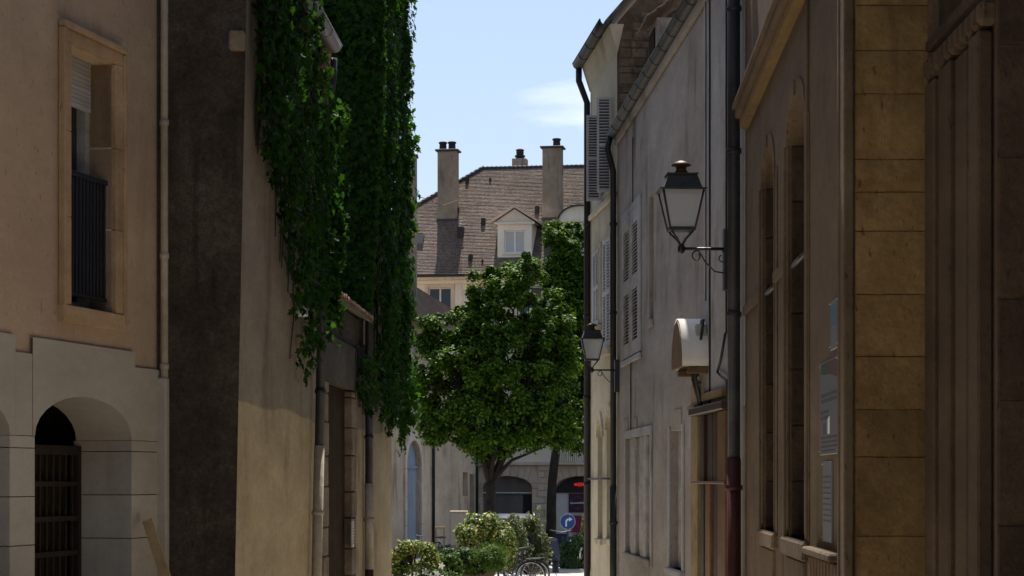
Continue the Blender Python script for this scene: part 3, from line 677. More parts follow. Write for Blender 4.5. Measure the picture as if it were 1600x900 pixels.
for i in range(9): piece('flute', 'brown_stone', lx, (-hw + .06 + i * (2 * hw - .12) / 8, .03, -.16), (hw * .13, .05, .30), .01)

# ------------------------------------------------------------------ right, nearest: moulded portal
PX = 2.415
WD_ = Wall((PX - .02, 11.45), (PX, 13.13))
hd = WD_.thing('stone_portal', 'dark stone portal with moulded pilasters and a row of dentils, nearest on the right', 'portal')
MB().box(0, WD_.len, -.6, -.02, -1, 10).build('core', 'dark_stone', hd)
edges = [1456, 1474, 1481, 1500, 1506, 1521]
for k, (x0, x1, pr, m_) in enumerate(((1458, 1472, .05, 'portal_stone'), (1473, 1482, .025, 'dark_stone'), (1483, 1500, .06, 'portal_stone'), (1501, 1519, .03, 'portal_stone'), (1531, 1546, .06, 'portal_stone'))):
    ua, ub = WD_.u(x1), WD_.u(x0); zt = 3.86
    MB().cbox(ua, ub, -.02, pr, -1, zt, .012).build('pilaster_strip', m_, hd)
for i in range(11):
    u = .04 + i * (WD_.len - .1) / 10
    piece('dentil', 'portal_stone', hd, (u, .025, 3.93), (.10, .10, .12), .026)
MB().cbox(0, WD_.len, -.02, .06, 4.035, 4.10, .01).build('architrave', 'dark_stone', hd)
zz = -1; i = 0
while zz < 9:                                                           # face towards the camera
    hh = (.62, .5, .7, .56)[i % 4]
    for j in range(3):
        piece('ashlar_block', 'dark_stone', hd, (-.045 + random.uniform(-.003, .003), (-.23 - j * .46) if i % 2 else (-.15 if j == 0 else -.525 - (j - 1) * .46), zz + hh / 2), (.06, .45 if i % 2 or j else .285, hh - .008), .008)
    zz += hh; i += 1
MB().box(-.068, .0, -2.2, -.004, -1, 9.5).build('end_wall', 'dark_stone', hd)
WN = Wall((3.5, -14), (3.4, 11.3)); hn = WN.thing('near_right_blocker', 'plain stone block added out of view on the right to shade the near walls', 'building'); MB().box(0, WN.len, -5, 0, -1, 11).build('wall', 'brown_stone', hn)  # unseen mass added to cut skylight on the near walls

WM = Wall((-5.9, 8.2), (-5.4, -14)); hm = WM.thing('near_left_blocker', 'plain cream block added unseen beyond the left edge to darken the near street', 'building'); MB().box(0, WM.len, -5, 0, -1, 11).build('wall', 'cream_render', hm)  # added out of view so the near street gets less sky
# ------------------------------------------------------------------ right: long plaster house
def rb(D): return (2.24 - .045 * (D - 23.4), D)
WB = Wall(rb(22.5), rb(36.3))
hb = WB.thing('plaster_house', 'long grey plastered house with shutters, street lamp and a thick eaves gutter', 'house')
EB = 7.0
lw0, lw1, lwz0, lwz1 = WB.rect(979, 1018, 682, 869)
nw0, nw1, nwz0, nwz1 = WB.rect(1048, 1068, 672, 890)
sh0, sh1, shz0, shz1 = WB.rect(975, 1001, 333, 556)
sl0, sl1, slz0, slz1 = WB.rect(1015, 1021, 305, 500)
dq0, dq1, dqz1 = WB.u(1150), WB.u(1097), WB.z(1125, 645)
wall_grid(MB(), 0, WB.len, -1, EB, [(lw0, lw1, lwz0, lwz1), (nw0, nw1, nwz0, nwz1), (sh0, sh1, shz0, shz1), (sl0, sl1, slz0, slz1), (dq0, dq1, -1, dqz1)], .28).box(0, WB.len, -6, -.3, -1, EB).build('wall', 'grey_plaster', hb)
pu = WB.u(1101)
MB().box(.0, pu, .0, .012, dqz1 + .02, EB).build('pale_wall_patch', 'pale_plaster', hb)
gut = gutter(hb, -.2, WB.len + .05, .075, EB + .06, .09)
MB().cbox(0, WB.len, 0, .05, EB - .14, EB - .0, .015).build('eaves_moulding', 'grey_plaster', hb)
MB().add([(-.1, .08, EB + .04), (WB.len, .08, EB + .04), (WB.len, -4.5, EB + 4.2), (-.1, -4.5, EB + 4.2), (-.1, .08, EB), (WB.len, .08, EB), (WB.len, -4.5, EB + 4.1), (-.1, -4.5, EB + 4.1)],
         [(0, 1, 2, 3), (4, 5, 6, 7), (0, 1, 5, 4), (0, 3, 7, 4), (1, 2, 6, 5)]).build('roof', 'roof_tile', hb)
# upper louvred shutters, closed
um = (sh0 + sh1) / 2
for a, e in ((sh0, um - .03), (um + .03, sh1)): louvre(hb, 'shutter', a, e, shz0, shz1, -.02, .05, 'shutter_worn', 34)
MB().cbox(sh0 - .12, sh0, 0, .03, shz0, shz1 + .12, .006).cbox(sh1, sh1 + .12, 0, .03, shz0, shz1 + .12, .006).cbox(sh0, sh1, 0, .03, shz1, shz1 + .12, .006).build('window_surround', 'pale_plaster', hb)
MB().cbox(sh0 - .15, sh1 + .15, 0, .045, shz0 - .10, shz0 - .02, .01).build('window_sill', 'pale_plaster', hb)
louvre(hb, 'slit_shutter', sl0, sl1, slz0, slz1, -.09, .05, 'louvre_brown', 30, False)
MB().cbox(sl0 - .05, sl1 + .05, 0, .04, slz0 - .10, slz0, .01).build('slit_sill', 'grey_plaster', hb)
# lower windows with plank shutters
k = 5
for i in range(k):
    a = lw0 + (lw1 - lw0) * i / k; e = lw0 + (lw1 - lw0) * (i + 1) / k
    MB().cbox(a + .006, e - .006, -.12 + (.05 if i in (1, 3) else 0), -.04 + (.05 if i in (1, 3) else 0), lwz0, lwz1, .008).build('shutter_board', 'shutter_worn', hb)
MB().cbox(lw0 - .14, lw0, 0, .025, lwz0 - .1, lwz1 + .12, .006).cbox(lw1, lw1 + .14, 0, .025, lwz0 - .1, lwz1 + .12, .006).cbox(lw0, lw1, 0, .025, lwz1, lwz1 + .12, .006).build('window_surround', 'pale_plaster', hb)
MB().cbox(lw0 - .1, lw1 + .1, -.1, .06, lwz0 - .09, lwz0, .01).build('window_sill', 'grey_plaster', hb)
for i, (a, e) in enumerate(((nw0, (nw0 + nw1) / 2 - .01), ((nw0 + nw1) / 2 + .01, nw1))): MB().cbox(a, e, -.14, -.09, nwz0, nwz1, .006).build('shutter_board', 'shutter_worn', hb)
MB().cbox(nw0 - .12, nw0, 0, .03, nwz0, nwz1 + .06, .006).cbox(nw1, nw1 + .12, 0, .03, nwz0, nwz1 + .06, .006).build('window_surround', 'pale_plaster', hb)
MB().cbox(nw0 - .14, nw1 + .14, -.1, .07, nwz0 - .08, nwz0, .01).build('window_sill', 'pale_plaster', hb)
for (x0, x1, y0, y1) in ((1052, 1066, 640, 664), (975, 982, 655, 672), (990, 996, 652, 668)):
    a, e, z0_, z1_ = WB.rect(x0, x1, y0, y1); MB().cbox(a, e, 0, .018, z0_, z1_, .004).build('plaster_panel', 'grey_plaster', hb)
# varnished shopfront and door
zt = dqz1
for k, (x0, x1, w0_, m_, top) in enumerate(((1150, 1137, -.06, 'varnish_light', 0), (1136.5, 1131, -.12, 'varnish_dark', 0), (1130.5, 1124, -.10, 'varnish_dark', 0), (1123.5, 1116, -.07, 'varnish_light', 1), (1115.5, 1110, -.13, 'varnish_dark', 0), (1109.5, 1104, -.1, 'varnish_dark', 0), (1103.5, 1097, -.16, 'door_wood_dark', 0))):
    a, e = WB.u(x0), WB.u(x1); b_ = WB.z(1125, 755)
    if top: w0_ += .17; MB().cbox(a, e, -.2, w0_, -1, b_, .01).build('shopfront_panel', m_, hb); MB().cbox(a, e, -.2, w0_ - .03, b_ + .004, zt, .01).build('shopfront_panel', 'varnish_dark', hb)
    else: MB().cbox(a, e, -.2, w0_ + .17, -1, zt, .01).build('shopfront_panel', m_, hb)
MB().cbox(dq0, dq1, -.2, .125, WB.z(1125, 756), WB.z(1125, 752), .01).build('transom_rail', 'varnish_light', hb)
MB().cbox(dq0 - .02, dq1 + .05, -.1, .15, zt + .002, zt + .09, .012).build('shopfront_cornice', 'varnish_dark', hb)
MB().cbox(WB.u(1096), WB.u(1086), -.05, .05, -1, WB.z(1090, 600), .01).build('door_post', 'timber_post', hb)
MB().cbox(WB.u(1096.5), WB.u(1085), 0, .09, WB.z(1090, 640), WB.z(1090, 634), .01).build('door_post_capital', 'timber_post', hb)
MB().cbox(WB.u(1137), WB.u(1100), .005, .07, WB.z(1117, 625), WB.z(1117, 612), .01).build('shop_sign_rail', 'timber_post', hb)
# pipes and cables
pipe(hb, 'downpipe', 'zinc_dark', [(.10, .10, EB + 2), (.10, .10, WB.z(1160, 716))], .062, (3.2, 4.8, 6.2))
pipe(hb, 'downpipe_base', 'pipe_red', [(.10, .10, WB.z(1160, 716)), (.10, .10, -1)], .07, (1.5,))
fu = WB.len - .06
pipe(hb, 'far_downpipe', 'zinc_dark', [(fu, .12, EB), (fu, .16, EB - .2), (fu, .07, EB - .55), (fu, .07, 1.5)], .05, (5.6, 4.2))
pipe(hb, 'far_downpipe_base', 'zinc', [(fu, .07, 1.5), (fu, .07, -1)], .056, (.9,))
for x, y0, y1, r in ((1112, -40, 640, .012), (1138, -40, 520, .010), (1106, -40, 470, .007), (991, 215, 350, .010), (988, 560, 672, .010)):
    u = WB.u(x); n_ = 12; cable(hb, [(u + math.sin(i * 1.7 + x) * .008, .022, WB.z(x, y0 + (y1 - y0) * i / n_)) for i in range(n_ + 1)], r)
u = WB.u(1138); zq = WB.z(1138, 520)
cable(hb, [(u, .03, zq), (u + .1, .06, zq - .25), (u + .55, .04, zq - .38), (u + .1, .05, zq - .45), (u - .2, .04, zq - .5), (u - .35, .03, zq - .9)], .016)
u = WB.u(1105)
for k in range(4): cable(hb, [(u - .15 + .05 * k, .06, WB.z(1105, 500)), (u - .12 + .09 * k, .10, WB.z(1105, 545)), (u + .05 + .1 * k, .12, WB.z(1105, 590)), (u + .0 + .05 * k, .05, WB.z(1105, 640))], .016)
MB().cbox(WB.u(1107), WB.u(1101), .02, .14, WB.z(1104, 528), WB.z(1104, 508), .01).build('cable_box', 'plastic_grey', hb)
# half-round hood over the door
hu0, hu1 = WB.u(1109), WB.u(1109) + 1.02; hz0, hz1 = WB.z(1105, 573), WB.z(1100, 498)
hd_ = WB.thing('door_hood', 'white barrel shaped hood projecting over the shop door', 'canopy', (hu0 + hu1) / 2, hz0)
hw = (hu1 - hu0) / 2; rise = hz1 - hz0
o_ = arch_pts(-hw, hw, 0, rise, 18); i_ = arch_pts(-hw + .025, hw - .025, 0, rise - .025, 18)
q = MB(); n = 19
q.add([(p[0], .0, p[1]) for p in o_] + [(p[0], .30, p[1]) for p in o_] + [(p[0], .0, p[1]) for p in i_] + [(p[0], .30, p[1]) for p in i_],
      [(j, j + 1, n + j + 1, n + j) for j in range(18)] + [(2 * n + j, 2 * n + j + 1, 3 * n + j + 1, 3 * n + j) for j in range(18)] + [(n + j, n + j + 1, 3 * n + j + 1, 3 * n + j) for j in range(18)] + [(0, n, 3 * n, 2 * n), (n - 1, 2 * n - 1, 4 * n - 1, 3 * n - 1)], True)
q.build('barrel_shell', 'hood_white', hd_)
MB().prism([(p[0] * .985, p[1] * .985 - .002) for p in i_], .27, .308).build('tympanum', 'hood_wood', hd_)
MB().cbox(-hw + .02, -hw + .12, 0, .24, -.08, -.004, .01).build('bracket', 'hood_wood', hd_); MB().cbox(hw - .12, hw - .02, 0, .24, -.08, -.004, .01).build('bracket', 'hood_wood', hd_)
# roof dormer near the far end
du, dz_ = WB.u(1022) + 1.3, EB + .55
dm = MB().box(du - .55, du + .55, -1.5, -.12, EB - .3, EB + .95).build('dormer_wall', 'shutter_worn', hb)
MB().box(du - .35, du + .35, -.13, -.10, EB + .2, EB + .85).build('dormer_shutter', 'door_wood_dark', dm)
for i in range(6):
    for sgn in (-1, 1):
        y = i * .13; 
        if sgn > 0: piece('dormer_tile', 'roof_tile', hb, (du, -.05 - y, EB + .99 + y * .75), (1.35, .2, .03), .008).rotation_euler = (-rad(32), 0, 0)
def lamp(label, W, u, z, sc, group):
    o = W.thing('street_lamp', label, 'street lamp', u, z, group); o.scale = (sc, sc, sc)
    MB().prism([(-.07, -.42), (.07, -.42), (.075, .16), (.045, .2), (-.045, .2), (-.075, .16)], .0, .09).build('wall_plate', 'black_iron', o)
    MB().tube([(0, .03, 0), (0, .52, 0)], .017, 8).lathe([(.012, -.05), (.035, -.03), (.038, .02), (.02, .05)], (0, .52, 0), 10).build('arm', 'black_iron', o)
    sp = lambda cy, cz_, r0, t0, t1, k: [(0, cy + r0 * (1 - .6 * i / k) * math.cos(t0 + (t1 - t0) * i / k), cz_ + r0 * (1 - .6 * i / k) * math.sin(t0 + (t1 - t0) * i / k)) for i in range(k + 1)]
    MB().tube([(0, .05, -.25), (0, .18, -.23), (0, .27, -.14), (0, .33, -.04)] + sp(.36, -.075, .06, 2.2, -4.2, 16)[1:], .008, 6).build('scroll', 'black_iron', o)
    MB().tube(sp(.10, -.09, .065, 1.5, 7.5, 18), .007, 6).build('scroll', 'black_iron', o)
    c = .52; zb, zr = .20, .58                                              # lantern: yoke, glazed body, roof, cap
    for sx in (-1, 1):
        for sy in (-1, 1): MB().tube([(0, c, .02), (sx * .045, c + sy * .045, .10), (sx * .10, c + sy * .10, .16), (sx * .115, c + sy * .115, zb)], .011, 6).build('yoke_rod', 'black_iron', o)
    b_, t_ = .125, .205
    fr = MB()
    for sx in (-1, 1):
        for sy in (-1, 1): fr.tube([(sx * b_, c + sy * b_, zb), (sx * t_, c + sy * t_, zr)], .012, 5)
    fr.box(-b_ - .01, b_ + .01, c - b_ - .01, c + b_ + .01, zb - .02, zb + .012)
    fr.build('lantern_frame', 'lamp_iron', o)
    for (sx, sy) in ((0, -1), (0, 1), (-1, 0), (1, 0)):
        def pt(s, r, z_): return (s * r * (1 if sx == 0 else 0) + sx * r * .985, c + s * r * (1 if sy == 0 else 0) + sy * r * .985, z_)
        MB().add([pt(-1, b_, zb + .012), pt(1, b_, zb + .012), pt(1, t_, zr), pt(-1, t_, zr)], [(0, 1, 2, 3)]).build('lantern_pane', 'lantern_glass', o)
    def frust(r0, z0_, r1, z1_): return [(s * r, c + t * r, z_) for r, z_ in ((r0, z0_), (r1, z1_)) for s, t in ((-1, -1), (1, -1), (1, 1), (-1, 1))]
    ff = [(0, 1, 2, 3), (4, 5, 6, 7), (0, 1, 5, 4), (1, 2, 6, 5), (2, 3, 7, 6), (3, 0, 4, 7)]
    MB().add(frust(.235, zr, .235, zr + .018), ff).add(frust(.195, zr + .018, .145, zr + .16), ff).add(frust(.158, zr + .16, .158, zr + .175), ff).build('lantern_roof', 'lamp_iron', o)
    MB().lathe([(.03, 0), (.035, .05), (.055, .11), (.055, .16), (.03, .2)], (0, c, zb + .06), 12).build('bulb', 'sign_white', o)
    MB().lathe([(.08, 0), (.05, .05), (.06, .075), (.10, .085), (.10, .10), (.05, .13), (.01, .14)], (0, c, zr + .175), 14).build('lantern_cap', 'lantern_copper', o)
    return o
lamp('old iron lantern on a wall bracket, the large near one beside the thick downpipe', WB, WB.u(1144), WB.z(1144, 389), 1.0, 'wall lanterns along the street')
lamp('old iron lantern on a wall bracket, the small far one against the tree', WB, WB.len - .32, WB.z(966, 579), .82, 'wall lanterns along the street')

# ------------------------------------------------------------------ right, far: tall corner house
A_ = Vector(rb(36.32))
WC = Wall((A_.x, 36.32), (A_.x - .0833 * 3.6, 39.92))
hc = WC.thing('corner_house', 'tall cream corner house at the end of the street with pale grey shutters', 'house')
EC = 8.78
cw_ = [WC.rect(930.5, 939, 392, 508), WC.rect(945.5, 957, 372, 542)]
ca_ = [WC.rect(934, 941.5, 655, 842), WC.rect(948, 956.5, 642, 842)]
cu_ = WC.rect(936, 956, 165, 300)
aw = [(r[0], r[1], r[2], r[3], .3) for r in ca_]
wall_grid(MB(), 0, WC.len, -1, EC, aw + [tuple(cu_)], .26).box(0, WC.len, -6, -.28, -1, EC).build('wall', 'cream_plaster', hc)
for r in ca_:
    casement(hc, r[0], r[1], r[2], r[3], -.25, 'shutter_worn')
    ap = arch_pts(r[0] - .12, r[1] + .12, r[3] - .3, r[3] + .12, 14); ai = arch_pts(r[0], r[1], r[3] - .3, r[3], 14)
    for k in range(14): MB().prism([ai[k], ai[k + 1], ap[k + 1], ap[k]], 0, .03).build('arch_stone', 'cream_plaster', hc)
    MB().cbox(r[0] - .1, r[1] + .1, 0, .06, r[2] - .09, r[2], .01).build('window_sill', 'cream_plaster', hc)
for r in cw_:
    um = (r[0] + r[1]) / 2
    louvre(hc, 'shutter', r[0], um - .01, r[2], r[3], .004, .045, 'shutter_grey', 32); louvre(hc, 'shutter', um + .01, r[1], r[2], r[3], .004, .045, 'shutter_grey', 32)
    MB().cbox(r[0] - .1, r[0] - .003, 0, .03, r[2], r[3] + .1, .006).cbox(r[1] + .003, r[1] + .1, 0, .03, r[2], r[3] + .1, .006).cbox(r[0] - .003, r[1] + .003, 0, .03, r[3] + .003, r[3] + .1, .006).build('window_surround', 'cream_plaster', hc)
    MB().cbox(r[0] - .14, r[1] + .14, 0, .10, r[2] - .14, r[2] - .02, .01).build('window_sill', 'cream_plaster', hc)
casement(hc, *cu_, -.24, 'white_paint')
for (x, xo, y0, y1) in ((956.5, 933.5, 152, 300), (940, 917, 180, 314)):      # two open shutter leaves standing out from the wall
    u = WC.u(x); D = WC.hit(x)[1]; Wl = (x - xo) / F * D; z0_, z1_ = WC.z(x, y1), WC.z(x, y0)
    s_ = louvre(hc, 'open_shutter', 0, Wl, z0_, z1_, -.02, .04, 'shutter_grey', 30)
    s_.location = (u, .01, 0); s_.rotation_euler = (0, 0, rad(84))
zb = WC.z(947, 318); MB().cbox(.0, WC.len + .05, 0, .05, zb - .05, zb + .04, .012).build('string_course', 'cream_plaster', hc)
zb = WC.z(947, 748); cable(hc, [(0, .05, zb), (WC.len, .05, zb)], .02, 'conduit', 'zinc')
MB().prism([(0, 0), (1, 0), (0, 1)], 0, .1)
MB().add([(-.05, 0, EC - .45), (WC.len + .1, 0, EC - .45), (WC.len + .1, .14, EC), (-.05, .14, EC), (-.05, -.1, EC), (WC.len + .1, -.1, EC)], [(0, 1, 2, 3), (2, 3, 4, 5), (0, 3, 4), (1, 2, 5)]).build('coved_cornice', 'cream_plaster', hc)
gutter(hc, -.1, WC.len + .2, .19, EC + .06, .10)
pipe(hc, 'downpipe', 'zinc_dark', [(WC.len + .1, .19, EC), (WC.len + .1, .19, EC - .25), (WC.len - .02, .06, EC - .65), (WC.len - .02, .06, -1)], .055, (6, 4.4, 3, 1.5))
MB().add([(-.1, .2, EC + .05), (WC.len + .3, .2, EC + .05), (WC.len + .3, -3.5, EC + 4.3), (-.1, -3.5, EC + 4.3), (-.1, .2, EC), (WC.len + .3, .2, EC), (WC.len + .3, -3.5, EC + 4.2), (-.1, -3.5, EC + 4.2)],
         [(0, 1, 2, 3), (4, 5, 6, 7), (0, 1, 5, 4), (0, 3, 7, 4), (1, 2, 6, 5)]).build('roof', 'roof_tile', hc)
MB().add([(-.02, .0, EB - .2), (-.02, -4, EB - .2), (-.02, -3.4, EC + 4.0), (-.02, -.02, EC + .05), (.2, .0, EB - .2), (.2, -4, EB - .2), (.2, -3.4, EC + 4.0), (.2, -.02, EC + .05)],
         [(0, 1, 2, 3), (4, 5, 6, 7), (0, 1, 5, 4), (1, 2, 6, 5), (2, 3, 7, 6), (3, 0, 4, 7)]).build('gable_core', 'rubble_stone', hc)
z_ = EB - .1; i = 0                                                      # rubble stones of the gable above the neighbour's roof
while z_ < EC + .5:
    hh = random.uniform(.10, .19); y_ = -.03
    while y_ > -1.6:
        l_ = random.uniform(.14, .36)
        if z_ + hh < EC + 1.05 * (-y_ - l_ / 2) + .05 or z_ + hh < EC: piece('rubble_block', 'rubble_stone', hc, (-.0, y_ - l_ / 2, z_ + hh / 2), (.07, max(.1, round(l_ - .02, 2)), round(hh - .01, 2)), .015)
        y_ -= l_
    z_ += hh
MB().cbox(1.2, 2.1, -2.3, -1.4, EC + 1.4, EC + 4.4, .02).build('chimney', 'chimney_render', hc)

# ------------------------------------------------------------------ far building closing the view
ang = rad(9)
A_ = P(985, 0, 101).xy; dd = Vector((-math.cos(ang), math.sin(ang)))
WF = Wall(A_, A_ + dd * 16)
hf = WF.thing('arcade_building', 'large pale building closing the view with a tall brown tiled roof and shop arches', 'building')
zE = WF.z(740, 430)
row = lambda xs, y0, y1, hw: [(WF.u(x) - hw, WF.u(x) + hw, WF.z(690, y1), WF.z(690, y0)) for x in xs]
wins = row((687, 757, 828, 899), 449, 507, .53) + row((687, 757, 828, 899), 560, 640, .53)
fo0, fo1 = WF.u(831), WF.u(753); go0, go1 = WF.u(946), WF.u(868)
zap, zsp = WF.z(792, 744), WF.z(792, 762); GB = -.9
archs = [(fo0, fo1, GB, zap, zap - zsp), (go0, go1, GB, zap, zap - zsp)]
zst = WF.z(800, 727)
wall_grid(MB(), 0, 16, zst, zE, wins, .22).box(0, 16, -12, -.6, GB, zE).box(0, 16, -.599, -.24, zst + .1, zE).build('wall', 'facade_cream', hf)
wall_grid(MB(), 0, 16, GB, zst, archs, .5, -.02).build('arcade_wall', 'wall_ochre', hf)
for r in wins:
    casement(hf, *r, -.2); MB().cbox(r[0] - .14, r[0], 0, .04, r[2], r[3] + .15, .01).cbox(r[1], r[1] + .14, 0, .04, r[2], r[3] + .15, .01).cbox(r[0], r[1], 0, .04, r[3], r[3] + .15, .01).build('window_surround', 'facade_stone', hf)
    MB().cbox(r[0] - .2, r[1] + .2, -.1, .10, r[2] - .1, r[2], .01).build('window_sill', 'facade_stone', hf)
zz = GB; i = 0                                                           # coursed blocks of the arcade
while zz < zst - .15:
    hh = .29; x_ = WF.u(955); xe = WF.u(735); off = .42 if i % 2 else 0; x_ -= off
    while x_ < xe:
        a, e = x_, x_ + .84; x_ += .84
        for (p, q_) in ((fo0, fo1), (go0, go1)):
            zmid = zz + hh; lim0, lim1 = p - .0, q_ + .0
            if zz > zsp - .1: lim0 -= .0
            if zmid > zsp - .3:
                lim0, lim1 = p - .25, q_ + .25
            if a < lim1 and e > lim0:
                if a < lim0 and e > lim1: e = lim0
                elif a < lim0: e = lim0
                elif e > lim1: a = lim1
                else: a = e
        if e - a > .12: piece('ashlar_block', 'facade_stone', hf, ((a + e) / 2, -.005, zz + hh / 2), (e - a - .03, .08, hh - .03), .012)
    zz += hh; i += 1
for a, e in ((fo0, fo1), (go0, go1)):                                    # fan of arch stones
    n_ = 11; ai = arch_pts(a, e, zsp, zap, n_); ap = [(u, zst - .005) for u, _ in arch_pts(a - .26, e + .26, 0, 1, n_)]; ap[0] = (a - .26, zsp - .05); ap[-1] = (e + .26, zsp - .05); ap[1] = (ap[1][0] - .1, min(zst - .005, zsp + .25)); ap[-2] = (ap[-2][0] + .1, ap[1][1])
    for k in range(n_):
        c_ = Vector(((ai[k][0] + ap[k + 1][0]) / 2, (ai[k][1] + ap[k + 1][1]) / 2)); q_ = [Vector(t).lerp(c_, .07) for t in (ai[k], ai[k + 1], ap[k + 1], ap[k])]
        MB().prism([tuple(t) for t in q_], -.04, .035).build('arch_stone', 'facade_stone', hf)
MB().cbox(0, 16, -.02, .18, zst, zst + .16, .02).build('string_course', 'facade_stone', hf)
MB().cbox(0, 16, 0, .15, zE - .38, zE - .2, .02).cbox(0, 16, 0, .32, zE - .197, zE, .02).build('eaves_cornice', 'facade_cream', hf)
# shop fronts in the arches
a, e = fo0, fo1
MB().prism([(p[0], p[1]) for p in arch_pts(a, e, WF.z(792, 768), zap - .01, 12)], -.40, -.36).build('arch_light', 'glass_mid', hf)
MB().cbox(a, e, -.36, -.22, WF.z(792, 771), WF.z(792, 769), .01).build('transom', 'white_paint', hf)
MB().box(a, e, -.42, -.38, GB, WF.z(792, 771.5)).build('shop_pane', 'glass_mid', hf)
MB().box(a, a + .45, -.37, -.34, GB, WF.z(792, 773)).build('shop_curtain', 'awning_dark', hf)
a, e = go0, go1
MB().prism(arch_pts(a, e, WF.z(900, 770), zap - .01, 12), -.36, -.30).build('awning', 'awning_dark', hf)
MB().box(a, e, -.42, -.38, GB, WF.z(900, 770)).build('shop_panel', 'white_paint', hf)
o = MB()
for k in range(5):
    u = WF.u(905) + .10 * (k - 2); z_ = WF.z(905, 757)
    pts = [(u + .05 * math.cos(t), -.27, z_ + (.085 - .02 * abs(k - 2)) * math.sin(t)) for t in np.linspace(0, 2 * math.pi, 9)]
    o.tube(pts, .012, 5, False); o.tube([(u - .06, -.27, z_ - .03), (u + .06, -.27, z_ + .02)], .010, 5)
o.build('neon_sign', 'red_light', hf)
a, e, z0_, z1_ = WF.rect(887, 916, 771, 801)
sg = MB().box(a, e, -.37, -.33, z0_, z1_).build('shop_sign', 'sign_purple', hf)
um, zm = (a + e) / 2, (z0_ + z1_) / 2
q = MB()
for sy in (1, -1):
    q.tube([(um + .27 * math.cos(t), -.32, zm + sy * (.09 + .14 * math.sin(t))) for t in np.linspace(.1, math.pi - .1, 12)], .011, 5)
    q.tube([(um + .12 * math.cos(t), -.32, zm + sy * (.20 + .08 * math.sin(t))) for t in np.linspace(0, math.pi, 8)], .010, 5)
    for sx in (-1, 1): q.tube([(um + sx * (.30 + .05 * math.cos(t)), -.32, zm + sy * .09 + .05 * math.sin(t)) for t in np.linspace(0, 6, 8)], .008, 5)
q.build('sign_emblem', 'plaque_pale', sg)
q = MB(); x = a + .05
while x < e - .06: q.box(x, x + .028, -.325, -.318, zm - .035, zm + random.choice((.02, .035, .05))); x += .045
q.build('sign_lettering', 'sign_white', sg)
MB().box(a - .1, e - .1, -.37, -.345, WF.z(900, 832), WF.z(900, 806)).build('lower_panel', 'sign_magenta', hf)
MB().cbox(a - .1, e + .2, -.33, -.28, WF.z(900, 804), WF.z(900, 802.5), .004).build('white_rail', 'white_paint', hf)
# small balcony rail with plants over the right arch
bl = MB().cbox(WF.u(925), WF.u(872), .18, .5, zst + .02, zst + .12, .01).build('balcony', 'facade_stone', hf)
u0_, u1_ = WF.u(925), WF.u(872)
for i in range(16): piece('baluster', 'black_iron', bl, (u0_ + (u1_ - u0_) * (i + .5) / 16, .47, zst + .42), (.02, .02, .6), .003)
MB().tube([(u0_, .47, zst + .73), (u1_, .47, zst + .73)], .025, 6).build('balcony_rail', 'black_iron', bl)
# roof in overlapping courses with a hipped left end
zR = WF.z(830, 255) + .55; depthR = 5.6
def roofpt(u, t): return (u, .45 - (depthR + .45) * t, zE + .02 + (zR - zE) * t)
uh = WF.u(735) + .4; ul = uh + 7.6
NR = 74; q = MB()
for i in range(NR):
    t0, t1 = i / NR, (i + 1.12) / NR; j0 = random.uniform(-.006, .006)
    k = 26; 
    la, lb = ul + (uh - ul) * t0, ul + (uh - ul) * min(t1, 1)
    top = [roofpt(lb * s / k, t1) for s in range(k + 1)]; bot = [roofpt(la * s / k, t0) for s in range(k + 1)]
    jj = [random.uniform(0, .018) for _ in range(k + 1)]
    q.add([(p[0], p[1] + .02, p[2] + .022 + jj[s] * .8) for s, p in enumerate(bot)] + [(p[0], p[1], p[2]) for p in top] + [(p[0], p[1] + .012, p[2] + .004) for p in bot],
          [(s, s + 1, k + 2 + s, k + 1 + s) for s in range(k)] + [(s, s + 1, 2 * k + 3 + s, 2 * k + 2 + s) for s in range(k)])
rf = q.build('roof', 'roof_tile', hf)
MB().add([roofpt(0, 0), roofpt(ul, 0), (ul, -12, zE), roofpt(uh, 1), (uh - .5, -6.2, zR), (0, -12, zE), roofpt(0, 1), (0, .45, zE - .05), (ul, .45, zE - .05)], [(1, 2, 4, 3), (2, 5, 6, 3), (0, 1, 8, 7)]).build('roof_back', 'roof_tile', rf)
zl = lambda u, t: roofpt(u, t)
for i in range(42):
    t = i / 42; a_, b_ = Vector(roofpt(ul + (uh - ul) * t, t)), Vector(roofpt(ul + (uh - ul) * (t + .026), t + .026))
    MB().tube([a_ + Vector((0, 0, .03)), b_ + Vector((0, 0, .07))], .10, 6).build('hip_tile', 'slate', rf)
for i in range(36):
    u = uh * i / 36; MB().tube([(u, -depthR, zR + .02), (u + uh / 36 * 1.08, -depthR, zR + .05)], .10, 6).build('ridge_tile', 'slate', rf)
gutter(hf, 0, ul, .50, zE + .02, .12, 'zinc_dark')
def roof_uv(px, py):
    """where the sight line through the photograph meets the roof slope"""
    lo, hi = 0., 1.
    for _ in range(40):
        t = (lo + hi) / 2; _, w_, z_ = roofpt(0, t)
        if WF.z(px, py, w_) < z_: hi = t
        else: lo = t
    return WF.u(px, roofpt(0, t)[1]), t
